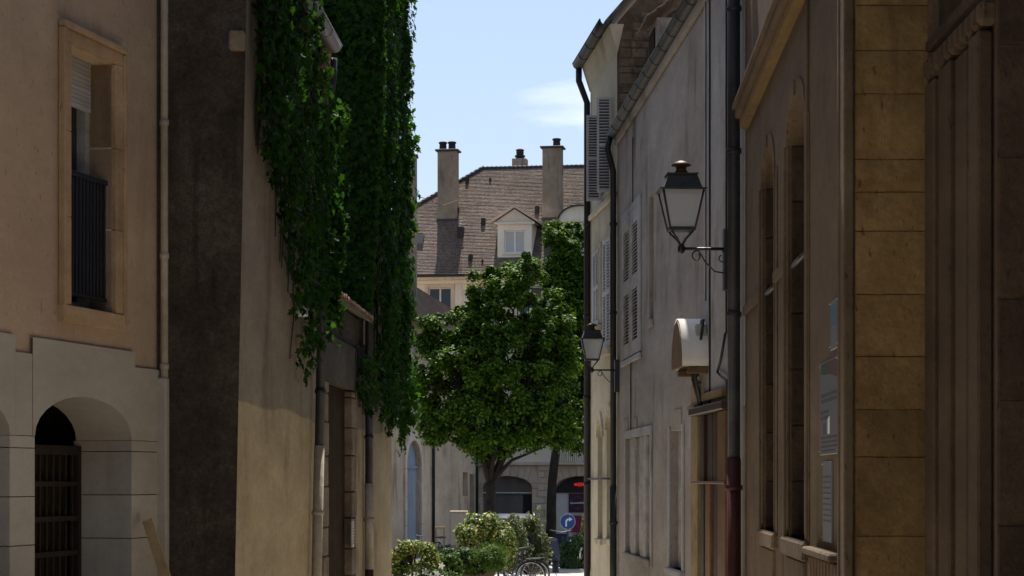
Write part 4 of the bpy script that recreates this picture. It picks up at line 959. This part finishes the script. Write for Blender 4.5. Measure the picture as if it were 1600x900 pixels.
def chimney(x0, x1, ytop, ybase, pots, name='chimney'):
    xm = (x0 + x1) / 2; u, t = roof_uv(xm, ybase); _, w_, z_ = roofpt(0, t); D = WF.hit(xm, w_)[1]; hw = (x1 - x0) / F * D / 2; zt_ = EZ + (HY - ytop) / F * D
    c = MB().cbox(u - hw, u + hw * .86, w_ - .7, w_, z_ - 1.2, zt_, .02).build(name, 'chimney_render', rf)
    MB().cbox(u - hw - .10, u + hw * .86 + .10, w_ - .8, w_ + .10, zt_, zt_ + .09, .015).build('chimney_cap', 'slate', c)
    MB().box(u - hw - .04, u + hw * .86 + .04, w_ - .5, w_ + .03, z_ - .5, z_ + .12).build('flashing', 'slate', c)
    for k in range(pots): MB().lathe([(.2, 0), (.17, .05), (.16, .28), (.2, .3), (.2, .36), (.1, .4)], (u - hw * .45 + k * .42, w_ - .35, zt_ + .09), 10).build('chimney_pot', 'pot_dark', c)
chimney(681, 713, 236, 346, 2); chimney(845, 877, 231, 344, 1)
u = WF.u(812, -7); D = WF.hit(812, -7)[1]
c = MB().cbox(u - .34, u + .34, -7.4, -6.8, zR - 1.4, EZ + (HY - 248) / F * D, .02).build('chimney', 'chimney_render', rf)
MB().lathe([(.2, 0), (.2, .08), (.25, .09), (.25, .16), (.18, .18), (.18, .4), (.22, .42), (.1, .48)], (u, -7.1, EZ + (HY - 248) / F * D), 12).build('chimney_pot', 'pot_dark', c)
def dormer(x0, x1, yb, yt, yapex, rounded=False):
    xm = (x0 + x1) / 2; u, t = roof_uv(xm, yb); _, w_, z_ = roofpt(0, t); D = WF.hit(xm, w_)[1]; hw = (x1 - x0) / F * D / 2
    zz_ = lambda y: EZ + (HY - y) / F * D
    ztop, za = zz_(yt), zz_(yapex); o0, o1 = u - hw * .62, u + hw * .62; oz0, oz1 = z_ + .22, ztop - .3
    m_ = wall_grid(MB(), u - hw, u + hw, z_ - .1, ztop, [(o0, o1, oz0, oz1)], .15, w_)
    m_.box(u - hw, u - hw + .08, w_ - 3.2, w_ - .001, z_, ztop).box(u + hw - .08, u + hw, w_ - 3.2, w_ - .001, z_, ztop).box(u - hw + .08, u + hw - .08, w_ - .3, w_ - .2, z_, ztop)
    d_ = m_.build('dormer', 'facade_cream', rf)
    cs = casement(d_, o0, o1, oz0, oz1, w_ - .14, 'white_paint', 'curtain', 1, .07)
    MB().cbox(o0 - .08, o1 + .08, w_ - .05, w_ + .08, oz0 - .08, oz0, .01).build('dormer_sill', 'facade_cream', d_)
    if rounded:
        pts = arch_pts(u - hw - .2, u + hw + .2, ztop, za, 14)
        MB().prism(pts, w_ - 3.0, w_ + .05).build('dormer_roof', 'facade_cream', d_)
        o_ = arch_pts(u - hw - .26, u + hw + .26, ztop, za + .07, 14)
        for k in range(14): MB().prism([pts[k], pts[k + 1], o_[k + 1], o_[k]], w_ - 3.0, w_ + .16).build('dormer_hood', 'slate', d_)
    else:
        MB().prism([(u - hw - .12, ztop + .06), (u + hw + .12, ztop + .06), (u, za - .1)], w_ - 3.0, w_ + .0).build('pediment', 'facade_cream', d_)
        for sg in (-1, 1): MB().prism([(u + sg * (hw + .28), ztop + .04), (u + sg * (hw + .28), ztop + .14), (u, za + .08), (u, za - .04)], w_ - 3.2, w_ + .14).build('pediment_slope', 'facade_stone', d_)
    MB().cbox(u - hw - .14, u + hw + .14, w_ - .02, w_ + .12, ztop - .05, ztop + .055, .015).build('dormer_cornice', 'facade_cream', d_)
dormer(777, 831, 403, 349, 323); dormer(880, 934, 403, 345, 322, True)
for x, y, s in ((730, 287, 1), (766, 283, .6), (755, 352, 1.2), (735, 408, 1.1), (754, 410, .5), (839, 333, 1.2), (714, 334, 1.1)):
    u, t = roof_uv(x, y); _, w_, z_ = roofpt(0, t); q = .085 * s
    MB().prism([(u - q, z_), (u + q, z_), (u + q * .8, z_ + .26 * s), (u - q * .8, z_ + .26 * s)], w_ - .3, w_ + .08).build('roof_vent', 'pot_dark', rf)
u, t = roof_uv(719, 372); _, w_, z_ = roofpt(0, t)
hr = MB().box(u - .12, u + .12, w_ - .5, w_ + .1, z_, z_ + .5).build('roof_hatch', 'pot_dark', rf)
for i in range(4): MB().tube([(u - .16, w_ + .1 - .25 * i / 3, z_ + .5 + i * .13), (u + .16, w_ + .1 - .25 * i / 3, z_ + .5 + i * .13)], .02, 5).build('ladder_rung', 'black_iron', hr)
u, t = roof_uv(648, 378); _, w_, z_ = roofpt(0, t)
MB().prism([(u - .4, z_ - .2), (u + .4, z_ - .2), (u + .4, z_ + .35), (u - .4, z_ + .35)], w_ - .6, w_ + .12).build('skylight', 'glass_mid', rf)

# chimney of another house seen between ivy and roof, with its wire
hx = thing('distant_chimney', 'plain chimney stack half hidden behind the ivy, with a wire to the roof', 'chimney', (P(644, 0, 85).x, 85, 0))
z_ = P(0, 246, 85).z
MB().cbox(-.55, .17, -.3, .3, 6, z_, .02).build('stack', 'chimney_render', hx); MB().cbox(-.6, .22, -.35, .35, z_, z_ + .08, .01).build('cap', 'slate', hx)
zw = P(0, 306, 85).z; MB().tube([(.1, -.31, zw), (.9, 8, zw + .6), (1.4, 19, zw + 2.2)], .012, 5).build('wire', 'black_iron', hx)

# ------------------------------------------------------------------ far left: ochre wall with the blue carriage door
WL = Wall(P(748, 0, 100).xy, P(600, 0, 73).xy)
hl = WL.thing('ochre_house', 'low ochre house with a blue arched carriage door beside the square', 'house')
zEl = WL.z(700, 528)
c0, c1, cz1 = WL.u(656), WL.u(633), WL.z(645, 688)
g0 = [(WL.u(731), WL.u(723), WL.z(727, 775), WL.z(727, 738)), (WL.u(741), WL.u(734), GB, WL.z(737, 741))]
wall_grid(MB(), 0, WL.len, GB, zEl, [(c0, c1, GB, cz1, .9)] + g0, .3).box(0, WL.len, -7, -.32, GB, zEl).build('wall', 'wall_ochre', hl)
cd = MB().prism([(c0, GB), (c1, GB)] + arch_pts(c0, c1, cz1 - .9, cz1 - .001, 12)[::-1], -.2, -.12).build('carriage_door', 'blue_paint', hl)
for i in range(7): piece('door_board', 'blue_paint', cd, (c0 + (c1 - c0) * (i + .5) / 7, -.11, (GB + cz1 - 1.0) / 2), ((c1 - c0) / 7 - .03, .03, cz1 - 1.0 - GB - .1), .01)
MB().cbox(c0, c1, -.12, -.06, cz1 - .98, cz1 - .88, .01).build('door_rail', 'blue_paint', cd)
ap = arch_pts(c0 - .35, c1 + .35, cz1 - .9, cz1 + .35, 13); ai = arch_pts(c0, c1, cz1 - .9, cz1, 13)
for k in range(13): MB().prism([ai[k], ai[k + 1], ap[k + 1], ap[k]], 0, .07).build('arch_stone', 'facade_stone', hl)
zz = GB
while zz < cz1 - .95:
    for x_ in (c0 - .18, c1 + .18): piece('jamb_stone', 'facade_stone', hl, (x_, .03, zz + .24), (.35, .09, .47), .012)
    zz += .48
for r in g0: MB().box(r[0], r[1], -.25, -.2, r[2], r[3]).build('slit_window', 'glass_dark', hl)
pipe(hl, 'downpipe', 'zinc_dark', [(WL.u(674), .08, zEl), (WL.u(674), .08, GB)], .06)
pipe(hl, 'downpipe', 'zinc_dark', [(WL.u(739) - .9, .08, zEl), (WL.u(739) - .9, .08, GB)], .06)
q = MB(); 
for i in range(30):
    t0, t1 = i / 30, (i + 1.1) / 30
    f = lambda u, t: (u, .4 - 1.7 * t, zEl + 2.0 * t)
    q.add([(0 - .2, f(0, t0)[1] + .01, f(0, t0)[2] + .05), (WL.len, f(0, t0)[1] + .01, f(0, t0)[2] + .05), f(WL.len, t1), f(-.2, t1), f(-.2, t0), f(WL.len, t0)], [(0, 1, 2, 3), (0, 1, 5, 4)])
q.build('roof', 'roof_tile', hl)
gutter(hl, -.2, WL.len, .45, zEl, .10, 'zinc_dark')

# ------------------------------------------------------------------ trees
def tree(name, label, D, px, trunk, fork, lobes, nclump, nleaf, size, seed, group):
    """lobes: (px, py, half width, half height) of the crown masses at distance D; leaf clumps fill each lobe, denser outside"""
    rnd = random.Random(seed); base = Vector((P(px, 0, D).x, D, -.9)); o = thing(name, label, 'tree', base, 0, group); k_ = D / F
    fk = P(*fork, D) - base; tr = MB(); k = 6
    tr.tube([Vector((math.sin(i * 1.3) * .03, 0, 0)) + fk * (i / k) for i in range(k + 1)], [trunk * (1.25 if i == 0 else 1.05 - .25 * i / k) for i in range(k + 1)], 10)
    tr.build('trunk', 'bark', o)
    vol = [l[2] * l[2] * l[3] for l in lobes]; cl = []
    for l, v in zip(lobes, vol):
        c0 = P(l[0], l[1], D) - base; rx, rz = l[2] * k_, l[3] * k_; dep = (l[4] if len(l) > 4 else 0) * k_
        for i in range(max(8, int(nclump * v ** .72 / sum(q ** .72 for q in vol)))):
            d = Vector((rnd.gauss(0, 1), rnd.gauss(0, 1), rnd.gauss(0, 1))).normalized(); r = (rnd.uniform(.72, 1.03) if rnd.random() < .85 else rnd.uniform(1.0, 1.08)) if rnd.random() < .72 else rnd.uniform(.25, .72)
            cl.append((c0 + Vector((d.x * rx * r, d.y * rx * .95 * r + dep, d.z * rz * r)), (rnd.uniform(.17, .36) if rnd.random() < .75 else rnd.uniform(.09, .17)) * min(1.1, .6 + rx * .3), (d + Vector((0, 0, .35))).normalized()))
    lb = MB()
    main = []
    for c_, r_, _ in cl[::max(1, len(cl) // 7)][:8]:
        c_ = fk.lerp(c_, .72); m1 = fk.lerp(c_, .4) + Vector((rnd.gauss(0, .08), rnd.gauss(0, .08), rnd.uniform(.15, .4))); pts = [fk - Vector((0, 0, .15)), m1, c_]; main.append(pts)
        lb.tube([pts[0], pts[0].lerp(m1, .5) + Vector((0, 0, .06)), m1, c_], [trunk * .5, trunk * .4, trunk * .28, trunk * .12], 7)
    for c_, r_, _ in cl[::max(1, len(cl) // 60)]:
        pts = min(main, key=lambda p: (p[1].lerp(p[2], .5) - c_).length); st_ = pts[1].lerp(pts[2], rnd.uniform(0, .9)); m1 = st_.lerp(c_, .5) + Vector((rnd.gauss(0, .1), rnd.gauss(0, .1), rnd.uniform(0, .2)))
        lb.tube([st_, m1, c_], [trunk * .14, trunk * .09, .008], 5)
    lb.build('limbs', 'bark', o)
    C = []; N = []
    for c_, r_, d_ in cl:
        q = RNG.normal(0, 1, (nleaf, 3)); q /= np.linalg.norm(q, axis=1, keepdims=True); rr = RNG.uniform(.05, 1, (nleaf, 1)) ** .4 * r_ * RNG.uniform(.75, 1.25, (nleaf, 1))
        q[:, 2] = np.abs(q[:, 2]) * np.where(RNG.random(nleaf) < .72, 1, -1); p = q * rr * np.array([1.1, 1.1, .95]) + np.array(c_); C.append(p); N.append(q * .45 + np.array(d_) * .35 + np.array([0, 0, .75]))
    C = np.concatenate(C); N = np.concatenate(N); S = RNG.uniform(.6, 1.4, len(C)) * size
    leaves('crown', 'leaf_tree', C, N, S, o, LEAF, .35, .42); return o
tree('street_tree', 'broad leafy tree with a forked dark trunk in front of the arcade', 64, 768, .17, (766, 752),
     [(735, 600, 80, 84), (822, 590, 78, 92), (775, 540, 78, 90, 15), (812, 462, 50, 62), (693, 590, 50, 84), (870, 610, 46, 84), (752, 482, 42, 50), (685, 525, 32, 36), (858, 505, 40, 58), (735, 680, 66, 32), (830, 668, 66, 40, 20), (778, 690, 60, 26, -10), (668, 610, 24, 48), (768, 436, 18, 20), (668, 520, 22, 28), (826, 418, 24, 26), (690, 660, 36, 34), (880, 660, 36, 34)], 520, 170, .118, 3, 'trees on the square')
tree('street_tree', 'taller narrower tree with a slanting trunk behind the lantern', 73, 857, .17, (868, 690),
     [(893, 520, 56, 125), (886, 384, 36, 60), (910, 620, 62, 80), (904, 450, 48, 80), (872, 440, 26, 44, -20)], 340, 170, .124, 8, 'trees on the square')

# ------------------------------------------------------------------ planting on the square
def shrub(name, label, px, py0, py1, D, hwpx, m, n, size, tri, seed, group='shrubs in the planters', flat_=1.0, up=.6):
    rnd = random.Random(seed); b = P(px, py1, D); t = P(px, py0, D); o = thing(name, label, 'shrub', b, 0, group); hw = hwpx / F * D; H = t.z - b.z
    st = MB(); C = []; N = []
    for i in range(26):
        th = rnd.uniform(0, 2 * math.pi); e = rnd.uniform(.15, 1); c_ = Vector((math.cos(th) * hw * .72 * math.sqrt(1 - (e * .8) ** 2), math.sin(th) * hw * .6 * math.sqrt(1 - (e * .8) ** 2), H * e * .86)); 
        st.tube([(0, 0, 0), c_ * .5 + Vector((0, 0, H * .08)), c_], [.018, .012, .004], 5)
        k = n // 26; q = RNG.normal(0, 1, (k, 3)); q /= np.linalg.norm(q, axis=1, keepdims=True); rr = RNG.uniform(.1, 1, (k, 1)) ** .5
        C.append(np.array(c_) + q * rr * np.array([hw * .30, hw * .30, H * .17])); N.append(q * .7 + np.array([c_.x, c_.y, 0]) * .5 / hw + np.array([0, -.1, up]))
    for i in range(24):                                                    # loose shoots breaking the outline
        th = rnd.uniform(0, 2 * math.pi); e = rnd.uniform(.25, 1); d_ = Vector((math.cos(th) * hw * math.sqrt(max(0, 1 - (e * .85) ** 2)), math.sin(th) * hw * .7 * math.sqrt(max(0, 1 - (e * .85) ** 2)), H * e)); a_ = d_ * rnd.uniform(.6, .8); b_ = d_ * rnd.uniform(.92, 1.1)
        st.tube([a_, b_], [.006, .002], 4); k = 16
        C.append(np.array([a_.lerp(b_, rnd.random() ** .8) + Vector((rnd.gauss(0, .018), rnd.gauss(0, .018), rnd.gauss(0, .018))) for _ in range(k)])); N.append(np.array([(rnd.gauss(0, .6), rnd.gauss(0, .6), .7) for _ in range(k)]))
    st.build('stems', 'bark', o, 'stuff'); C = np.concatenate(C); C[:, 2] = np.maximum(C[:, 2], .01)
    leaves('foliage', m, C, np.concatenate(N), RNG.uniform(.6, 1.4, len(C)) * size, o, tri, .1, .5); return o
def planter(name, label, px0, px1, pyt, D, m):
    a, b = P(px0, pyt, D), P(px1, pyt, D); H = a.z + .9; o = thing(name, label, 'planter', ((a.x + b.x) / 2, D, -.9), 0, 'planters on the square'); hw = (b.x - a.x) / 2
    for i, (x0, x1, y0, y1) in enumerate(((-hw, hw, -.05, 0), (-hw, hw, .8, .85), (-hw, -hw + .05, .002, .798), (hw - .05, hw, .002, .798))): MB().cbox(x0, x1, y0, y1, 0, H, .008).build('side_panel', m, o)
    MB().cbox(-hw - .03, hw + .03, -.08, -.0, H - .07, H + .015, .01).build('rim', m, o)
    MB().box(-hw + .05, hw - .05, 0, .8, H - .14, H - .06).build('soil', 'soil', o); return o
planter('planter_box', 'terracotta coloured planter box below the grasses and big shrub', 700, 772, 893, 47, 'terracotta')
planter('planter_box', 'dark planter box under the yellow green shrub at the ivy house corner', 612, 686, 900, 45, 'pot_dark')
planter('planter_box', 'dark planter box under the trailing hedge at the corner house', 884, 934, 884, 63, 'pot_dark')
shrub('shrub', 'yellow green rounded shrub at the foot of the ivy house', 645, 843, 905, 45.4, 48, 'leaf_variegated', 7500, .062, LEAF, 5)
shrub('shrub', 'large variegated shrub with yellow leaf edges below the tree trunk', 757, 799, 900, 50.5, 56, 'leaf_variegated', 13000, .068, LEAF, 6)
shrub('shrub', 'loose grey green shrub with narrow leaves right of the variegated one', 822, 798, 898, 54, 40, 'leaf_grey', 10000, .10, NARROW, 9)
shrub('shrub', 'dark trailing bush spilling over its planter beside the corner house', 905, 832, 889, 63.2, 36, 'leaf_dark', 8000, .08, LEAF, 12)
shrub('shrub', 'small pale upright shoot above the dark trailing bush', 917, 803, 850, 63.4, 10, 'leaf_variegated', 700, .07, NARROW, 13)
shrub('shrub', 'low leafy ground plant with glossy leaves at the planter rim', 715, 855, 898, 47.0, 38, 'leaf_dark', 5000, .065, LEAF, 15)
def tuft(name, label, px, py0, py1, D, hwpx, n, m='leaf_grass', bw=.012):
    o = thing(name, label, 'grass', P(px, py1, D), 0, 'grass tufts in the planters'); ll = [(random.uniform(-.6, .6), random.uniform(-.3, .3), random.uniform(.5, 1.1)) for _ in range(7)]; hw = hwpx / F * D; H = (py1 - py0) / F * D; q = MB()
    for i in range(n):
        L_ = random.choice(ll); r = random.random() ** .6 * hw * .3; th = random.uniform(0, 6.3); x, y = (r * math.cos(th) + L_[0] * hw) , r * math.sin(th) + L_[1] * hw; h = H * L_[2] * random.uniform(.5, 1.05); bx, by = r * math.cos(th) * 1.2 + random.gauss(0, .07), r * math.sin(th) * 1.2
        dx, dy = math.cos(th + 1.57) * bw, math.sin(th + 1.57) * bw
        q.add([(x - dx, y - dy, 0), (x + dx, y + dy, 0), (x + bx * .5 + dx, y + by * .5 + dy, h * .65), (x + bx * .5 - dx, y + by * .5 - dy, h * .65), (x + bx, y + by, h)], [(0, 1, 2, 3), (3, 2, 4)])
    b = q.build('blades', m, o, 'stuff'); return o
tuft('grass_tuft', 'bright green feathery grass tuft in the terracotta planter', 764, 848, 893, 47.4, 30, 900)
shrub('shrub', 'bright green feathery bush leaning over the terracotta planter', 755, 850, 897, 46.9, 38, 'leaf_grass', 5200, .075, NARROW, 21)
shrub('shrub', 'low bright green clump of leaves right of the white flowers', 698, 866, 900, 46.2, 26, 'leaf_grass', 2600, .07, LEAF, 31)
tuft('grass_tuft', 'smaller bright green tuft between the two big shrubs', 810, 838, 880, 55.5, 14, 200)
fl_ = thing('flowering_plant', 'white flowered plant at the foot of the yellow green shrub', 'flowers', P(668, 905, 45), 0)
for i, (x, y) in enumerate(((690, 884), (664, 893), (672, 900), (650, 897), (640, 902), (683, 897))):
    p = P(x, y, 44.9) - fl_.location; b = MB()
    for k in range(5):
        t = k * 1.2566; b.add([(p.x, p.y, p.z), (p.x + .045 * math.cos(t - .5), p.y - .02, p.z + .045 * math.sin(t - .5)), (p.x + .075 * math.cos(t), p.y - .01, p.z + .075 * math.sin(t)), (p.x + .045 * math.cos(t + .5), p.y - .02, p.z + .045 * math.sin(t + .5))], [(0, 1, 2, 3)])
    b.build('blossom', 'flower_white', fl_); MB().tube([(p.x * .6, p.y + .05, -.1), (p.x, p.y + .01, p.z)], .006, 5).build('stalk', 'leaf_dark', fl_)
C = np.array([(random.gauss(0, .22), random.gauss(0, .1), random.uniform(-.1, .2)) for _ in range(500)]); leaves('foliage', 'leaf_dark', C, np.tile([0, -.5, .8], (500, 1)), RNG.uniform(.05, .1, 500), fl_, LEAF, .1, .5)

# ------------------------------------------------------------------ bicycles, bollard, sign, scooter, car, boards
def bicycle(label, px, D, rz, paint):
    o = thing('bicycle', label, 'bicycle', (P(px, 0, D).x, D, -.9), rz, 'parked bicycles')
    for x in (0, -1.05):
        wv = MB().tube([(x + .335 * math.cos(t), 0, .34 + .335 * math.sin(t)) for t in np.linspace(0, 2 * math.pi, 33)], .017, 8, False).build('wheel', 'tyre', o)
        MB().tube([(x + .312 * math.cos(t), 0, .34 + .312 * math.sin(t)) for t in np.linspace(0, 2 * math.pi, 33)], .010, 6, False).build('rim', 'steel', wv)
        sp = MB()
        for k in range(14): t = k * math.pi / 7; sp.tube([(x, .02 * (-1) ** k, .34), (x + .31 * math.cos(t), 0, .34 + .31 * math.sin(t))], .0022, 4, False)
        sp.tube([(x, -.04, .34), (x, .04, .34)], .022, 8); sp.build('spokes', 'steel', wv)
        MB().tube([(x + .37 * math.cos(t), 0, .34 + .37 * math.sin(t)) for t in np.linspace(.4, 2.6, 14)], .016, 5).build('mudguard', 'black_iron', o)
    bb, seat, head, hb_ = (-.46, 0, .30), (-.22 - .03, 0, .82), (-.86, 0, .78), (-.92, 0, .62)
    f = MB()
    for p, q_ in ((bb, seat), (bb, hb_), (seat, head), (hb_, head), (bb, (0, .05, .34)), (bb, (0, -.05, .34)), (seat, (0, .05, .34)), (seat, (0, -.05, .34)), (hb_, (-1.05, .05, .34)), (hb_, (-1.05, -.05, .34))): f.tube([p, q_], .017 if abs(q_[1]) < .01 else .010, 8)
    f.build('frame', paint, o)
    MB().tube([(-.26, 0, .80), (-.22, 0, .93)], .013, 6).build('seat_post', 'steel', o)
    MB().prism([(-.36, .93), (-.10, .93), (-.08, .97), (-.14, .99), (-.36, .965)], -.055, .055).build('saddle', 'black_iron', o)
    MB().tube([(-.86, 0, .76), (-.85, 0, .98)], .013, 6).tube([(-.72, .28, 1.0), (-.84, .24, 1.02), (-.87, 0, .99), (-.84, -.24, 1.02), (-.72, -.28, 1.0)], .012, 6).build('handlebar', 'steel', o)
    MB().tube([(-.46, -.03, .30), (-.46, .03, .30)], .09, 14).tube([(-.46, .06, .30), (-.35, .07, .18)], .010, 5).tube([(-.46, -.06, .30), (-.57, -.07, .42)], .010, 5).build('crank', 'steel', o)
    MB().cbox(-.10, .22, -.06, .06, .73, .745, .004).tube([(.16, .05, .73), (0, .06, .36)], .006, 5).tube([(.16, -.05, .73), (0, -.06, .36)], .006, 5).build('luggage_rack', 'black_iron', o)
    return o
bicycle('parked bicycle with dark red frame, its rear wheel showing by the bollard', 829, 51.5, rad(6), 'bike_paint')
bicycle('second bicycle standing close behind the dark red one', 836, 52.2, rad(14), 'black_iron')
bicycle('black bicycle leaning by the ochre wall, partly behind the shrubs', 700, 62, rad(-28), 'black_iron')
bo = thing('bollard', 'short black bollard on the bright paving by the bicycle wheel', 'bollard', (P(868, 0, 60.3).x, 60.3, -.82))
MB().lathe([(.10, 0), (.10, .03), (.085, .04), (.085, .30)], (0, 0, 0), 14).build('post', 'black_iron', bo); MB().lathe([(.095, .30), (.10, .32), (.10, .38), (.06, .40)], (0, 0, 0), 14).build('cap', 'black_iron', bo)
DS = 70; ps = P(887, 815, DS)
sg = thing('traffic_sign', 'round blue road sign with a white turn right arrow', 'road sign', (ps.x, DS, -.9)); zc_ = ps.z + .9; R_ = .235
def disc(r, y0, y1, nm, m, par): MB().prism([(r * math.cos(t), zc_ + r * math.sin(t)) for t in np.linspace(0, 2 * math.pi, 41)[:-1]], y0, y1).build(nm, m, par)
MB().tube([(0, .04, 0), (0, .04, zc_ + .2)], .03, 10).build('pole', 'zinc', sg)
disc(R_, -.004, .012, 'white_rim', 'sign_white', sg); disc(R_ * .95, -.008, -.0045, 'blue_face', 'sign_blue', sg)
arrow = [(-.072, -.15), (-.022, -.15), (-.022, -.01), (.0, .035), (.045, .045), (.045, .0), (.15, .07), (.045, .14), (.045, .095), (-.01, .09), (-.055, .055), (-.072, .0)]
MB().prism([(a, zc_ + c) for a, c in arrow], -.012, -.0085).build('arrow', 'sign_white', sg)
scx = P(866, 0, 66).x
sc_ = thing('motor_scooter', 'dark parked motor scooter at the foot of the slanting tree', 'scooter', (scx, 66, -.9), rad(70))
for x in (-.62, .62):
    wv = MB().tube([(x + .21 * math.cos(t), 0, .25 + .21 * math.sin(t)) for t in np.linspace(0, 2 * math.pi, 21)], .05, 8, False).build('wheel', 'tyre', sc_); MB().lathe([(.1, -.03), (.16, 0), (.1, .03)], (x, 0, .25), 10).build('hub', 'steel', wv)
MB().prism([(-.85, .55), (-.75, .75), (-.15, .74), (-.05, .45), (.2, .32), (.45, .34), (.62, .95), (.72, .93), (.66, .5), (.5, .22), (-.1, .22), (-.5, .35)], -.17, .17).build('body', 'car_paint', sc_)
MB().prism([(-.78, .76), (-.15, .75), (-.12, .83), (-.45, .87), (-.78, .85)], -.14, .14).build('seat', 'black_iron', sc_)
MB().tube([(.6, -.34, 1.05), (.63, 0, .98), (.6, .34, 1.05)], .018, 6).build('handlebar', 'black_iron', sc_)
MB().lathe([(.08, 0), (.07, .05), (.02, .06)], (.72, 0, .8), 10).build('headlight', 'steel', sc_)
DC = 70
car = thing('parked_car', 'dark blue parked car mostly hidden behind the shrubs', 'car', (P(803, 0, DC).x, DC, -.9))
def loft(secs, nm, m, par):
    q = MB(); n = len(secs[0]); vv = [p for s in secs for p in s]; q.add(vv, [(i * n + j, i * n + (j + 1) % n, (i + 1) * n + (j + 1) % n, (i + 1) * n + j) for i in range(len(secs) - 1) for j in range(n)] + [tuple(range(n)), tuple((len(secs) - 1) * n + j for j in range(n))], True); return q.build(nm, m, par)
def sec(y, hw, z0, z1): return [(-hw, y, z0), (-hw * 1.02, y, z0 + (z1 - z0) * .5), (-hw * .94, y, z1 - .06), (-hw * .8, y, z1), (hw * .8, y, z1), (hw * .94, y, z1 - .06), (hw * 1.02, y, z0 + (z1 - z0) * .5), (hw, y, z0)]
loft([sec(0, .74, .30, .80), sec(.15, .82, .22, .92), (sec(1.4, .86, .2, .96)), sec(2.8, .86, .2, .95), sec(3.7, .80, .22, .82), sec(3.95, .70, .3, .68)], 'body', 'car_paint', car)
loft([sec(.12, .72, .92, .94), sec(.55, .62, .93, 1.38), sec(1.0, .62, .93, 1.46), sec(2.0, .62, .93, 1.45), sec(2.75, .72, .93, .95)], 'cabin', 'car_paint', car)
MB().add([(-.58, .13, .97), (.58, .13, .97), (.50, .50, 1.33), (-.50, .50, 1.33)], [(0, 1, 2, 3)]).build('rear_window', 'glass_dark', car)
for sx in (-1, 1):
    MB().add([(sx * .735, .5, .97), (sx * .735, 2.4, .97), (sx * .64, 1.95, 1.38), (sx * .64, .75, 1.38)], [(0, 1, 2, 3)]).build('side_window', 'glass_dark', car)
    MB().cbox(sx * .80 - .08, sx * .80 + .0, -.02, .12, .62, .86, .02).build('tail_light', 'poster_red', car)
    MB().tube([(sx * .62, .45, 1.40), (sx * .62, 2.0, 1.47)], .018, 6).build('roof_rail', 'steel', car)
    for y in (.75, 3.1): wv = MB().tube([(sx * .76, y, .31), (sx * .88, y, .31)], .31, 18).build('wheel', 'tyre', car); MB().tube([(sx * .875, y, .31), (sx * .892, y, .31)], .19, 14).build('rim', 'steel', wv)
MB().cbox(-.26, .26, -.03, .02, .52, .64, .004).build('number_plate', 'sign_white', car)
wf = thing('wooden_frame', 'thin wooden frame standing against the ochre wall', 'frame', (P(687, 0, 72).x, 72, -.9), rad(-10))
a = (P(697, 0, 72).x - P(681, 0, 72).x) / 2
zf = P(0, 823, 72).z + .9
for n_, q in (('upright', (-a, -a + .05, 0, .05, 0, zf)), ('upright', (a - .05, a, 0, .05, 0, zf)), ('crossbar', (-a + .05, a - .05, .002, .048, zf - .06, zf))): box(n_, 'pine_timber', wf, *q, c=.005)
gp = thing('gate_pier', 'plain low pier against the ochre wall left of the large shrub', 'pier', (P(717, 0, 78).x, 78, -.9)); zf = P(0, 801, 78).z + .9
MB().cbox(-.27, .27, -.2, .2, 0, zf, .015).build('shaft', 'facade_stone', gp); MB().cbox(-.31, .31, -.24, .24, zf, zf + .06, .015).build('coping', 'facade_stone', gp)
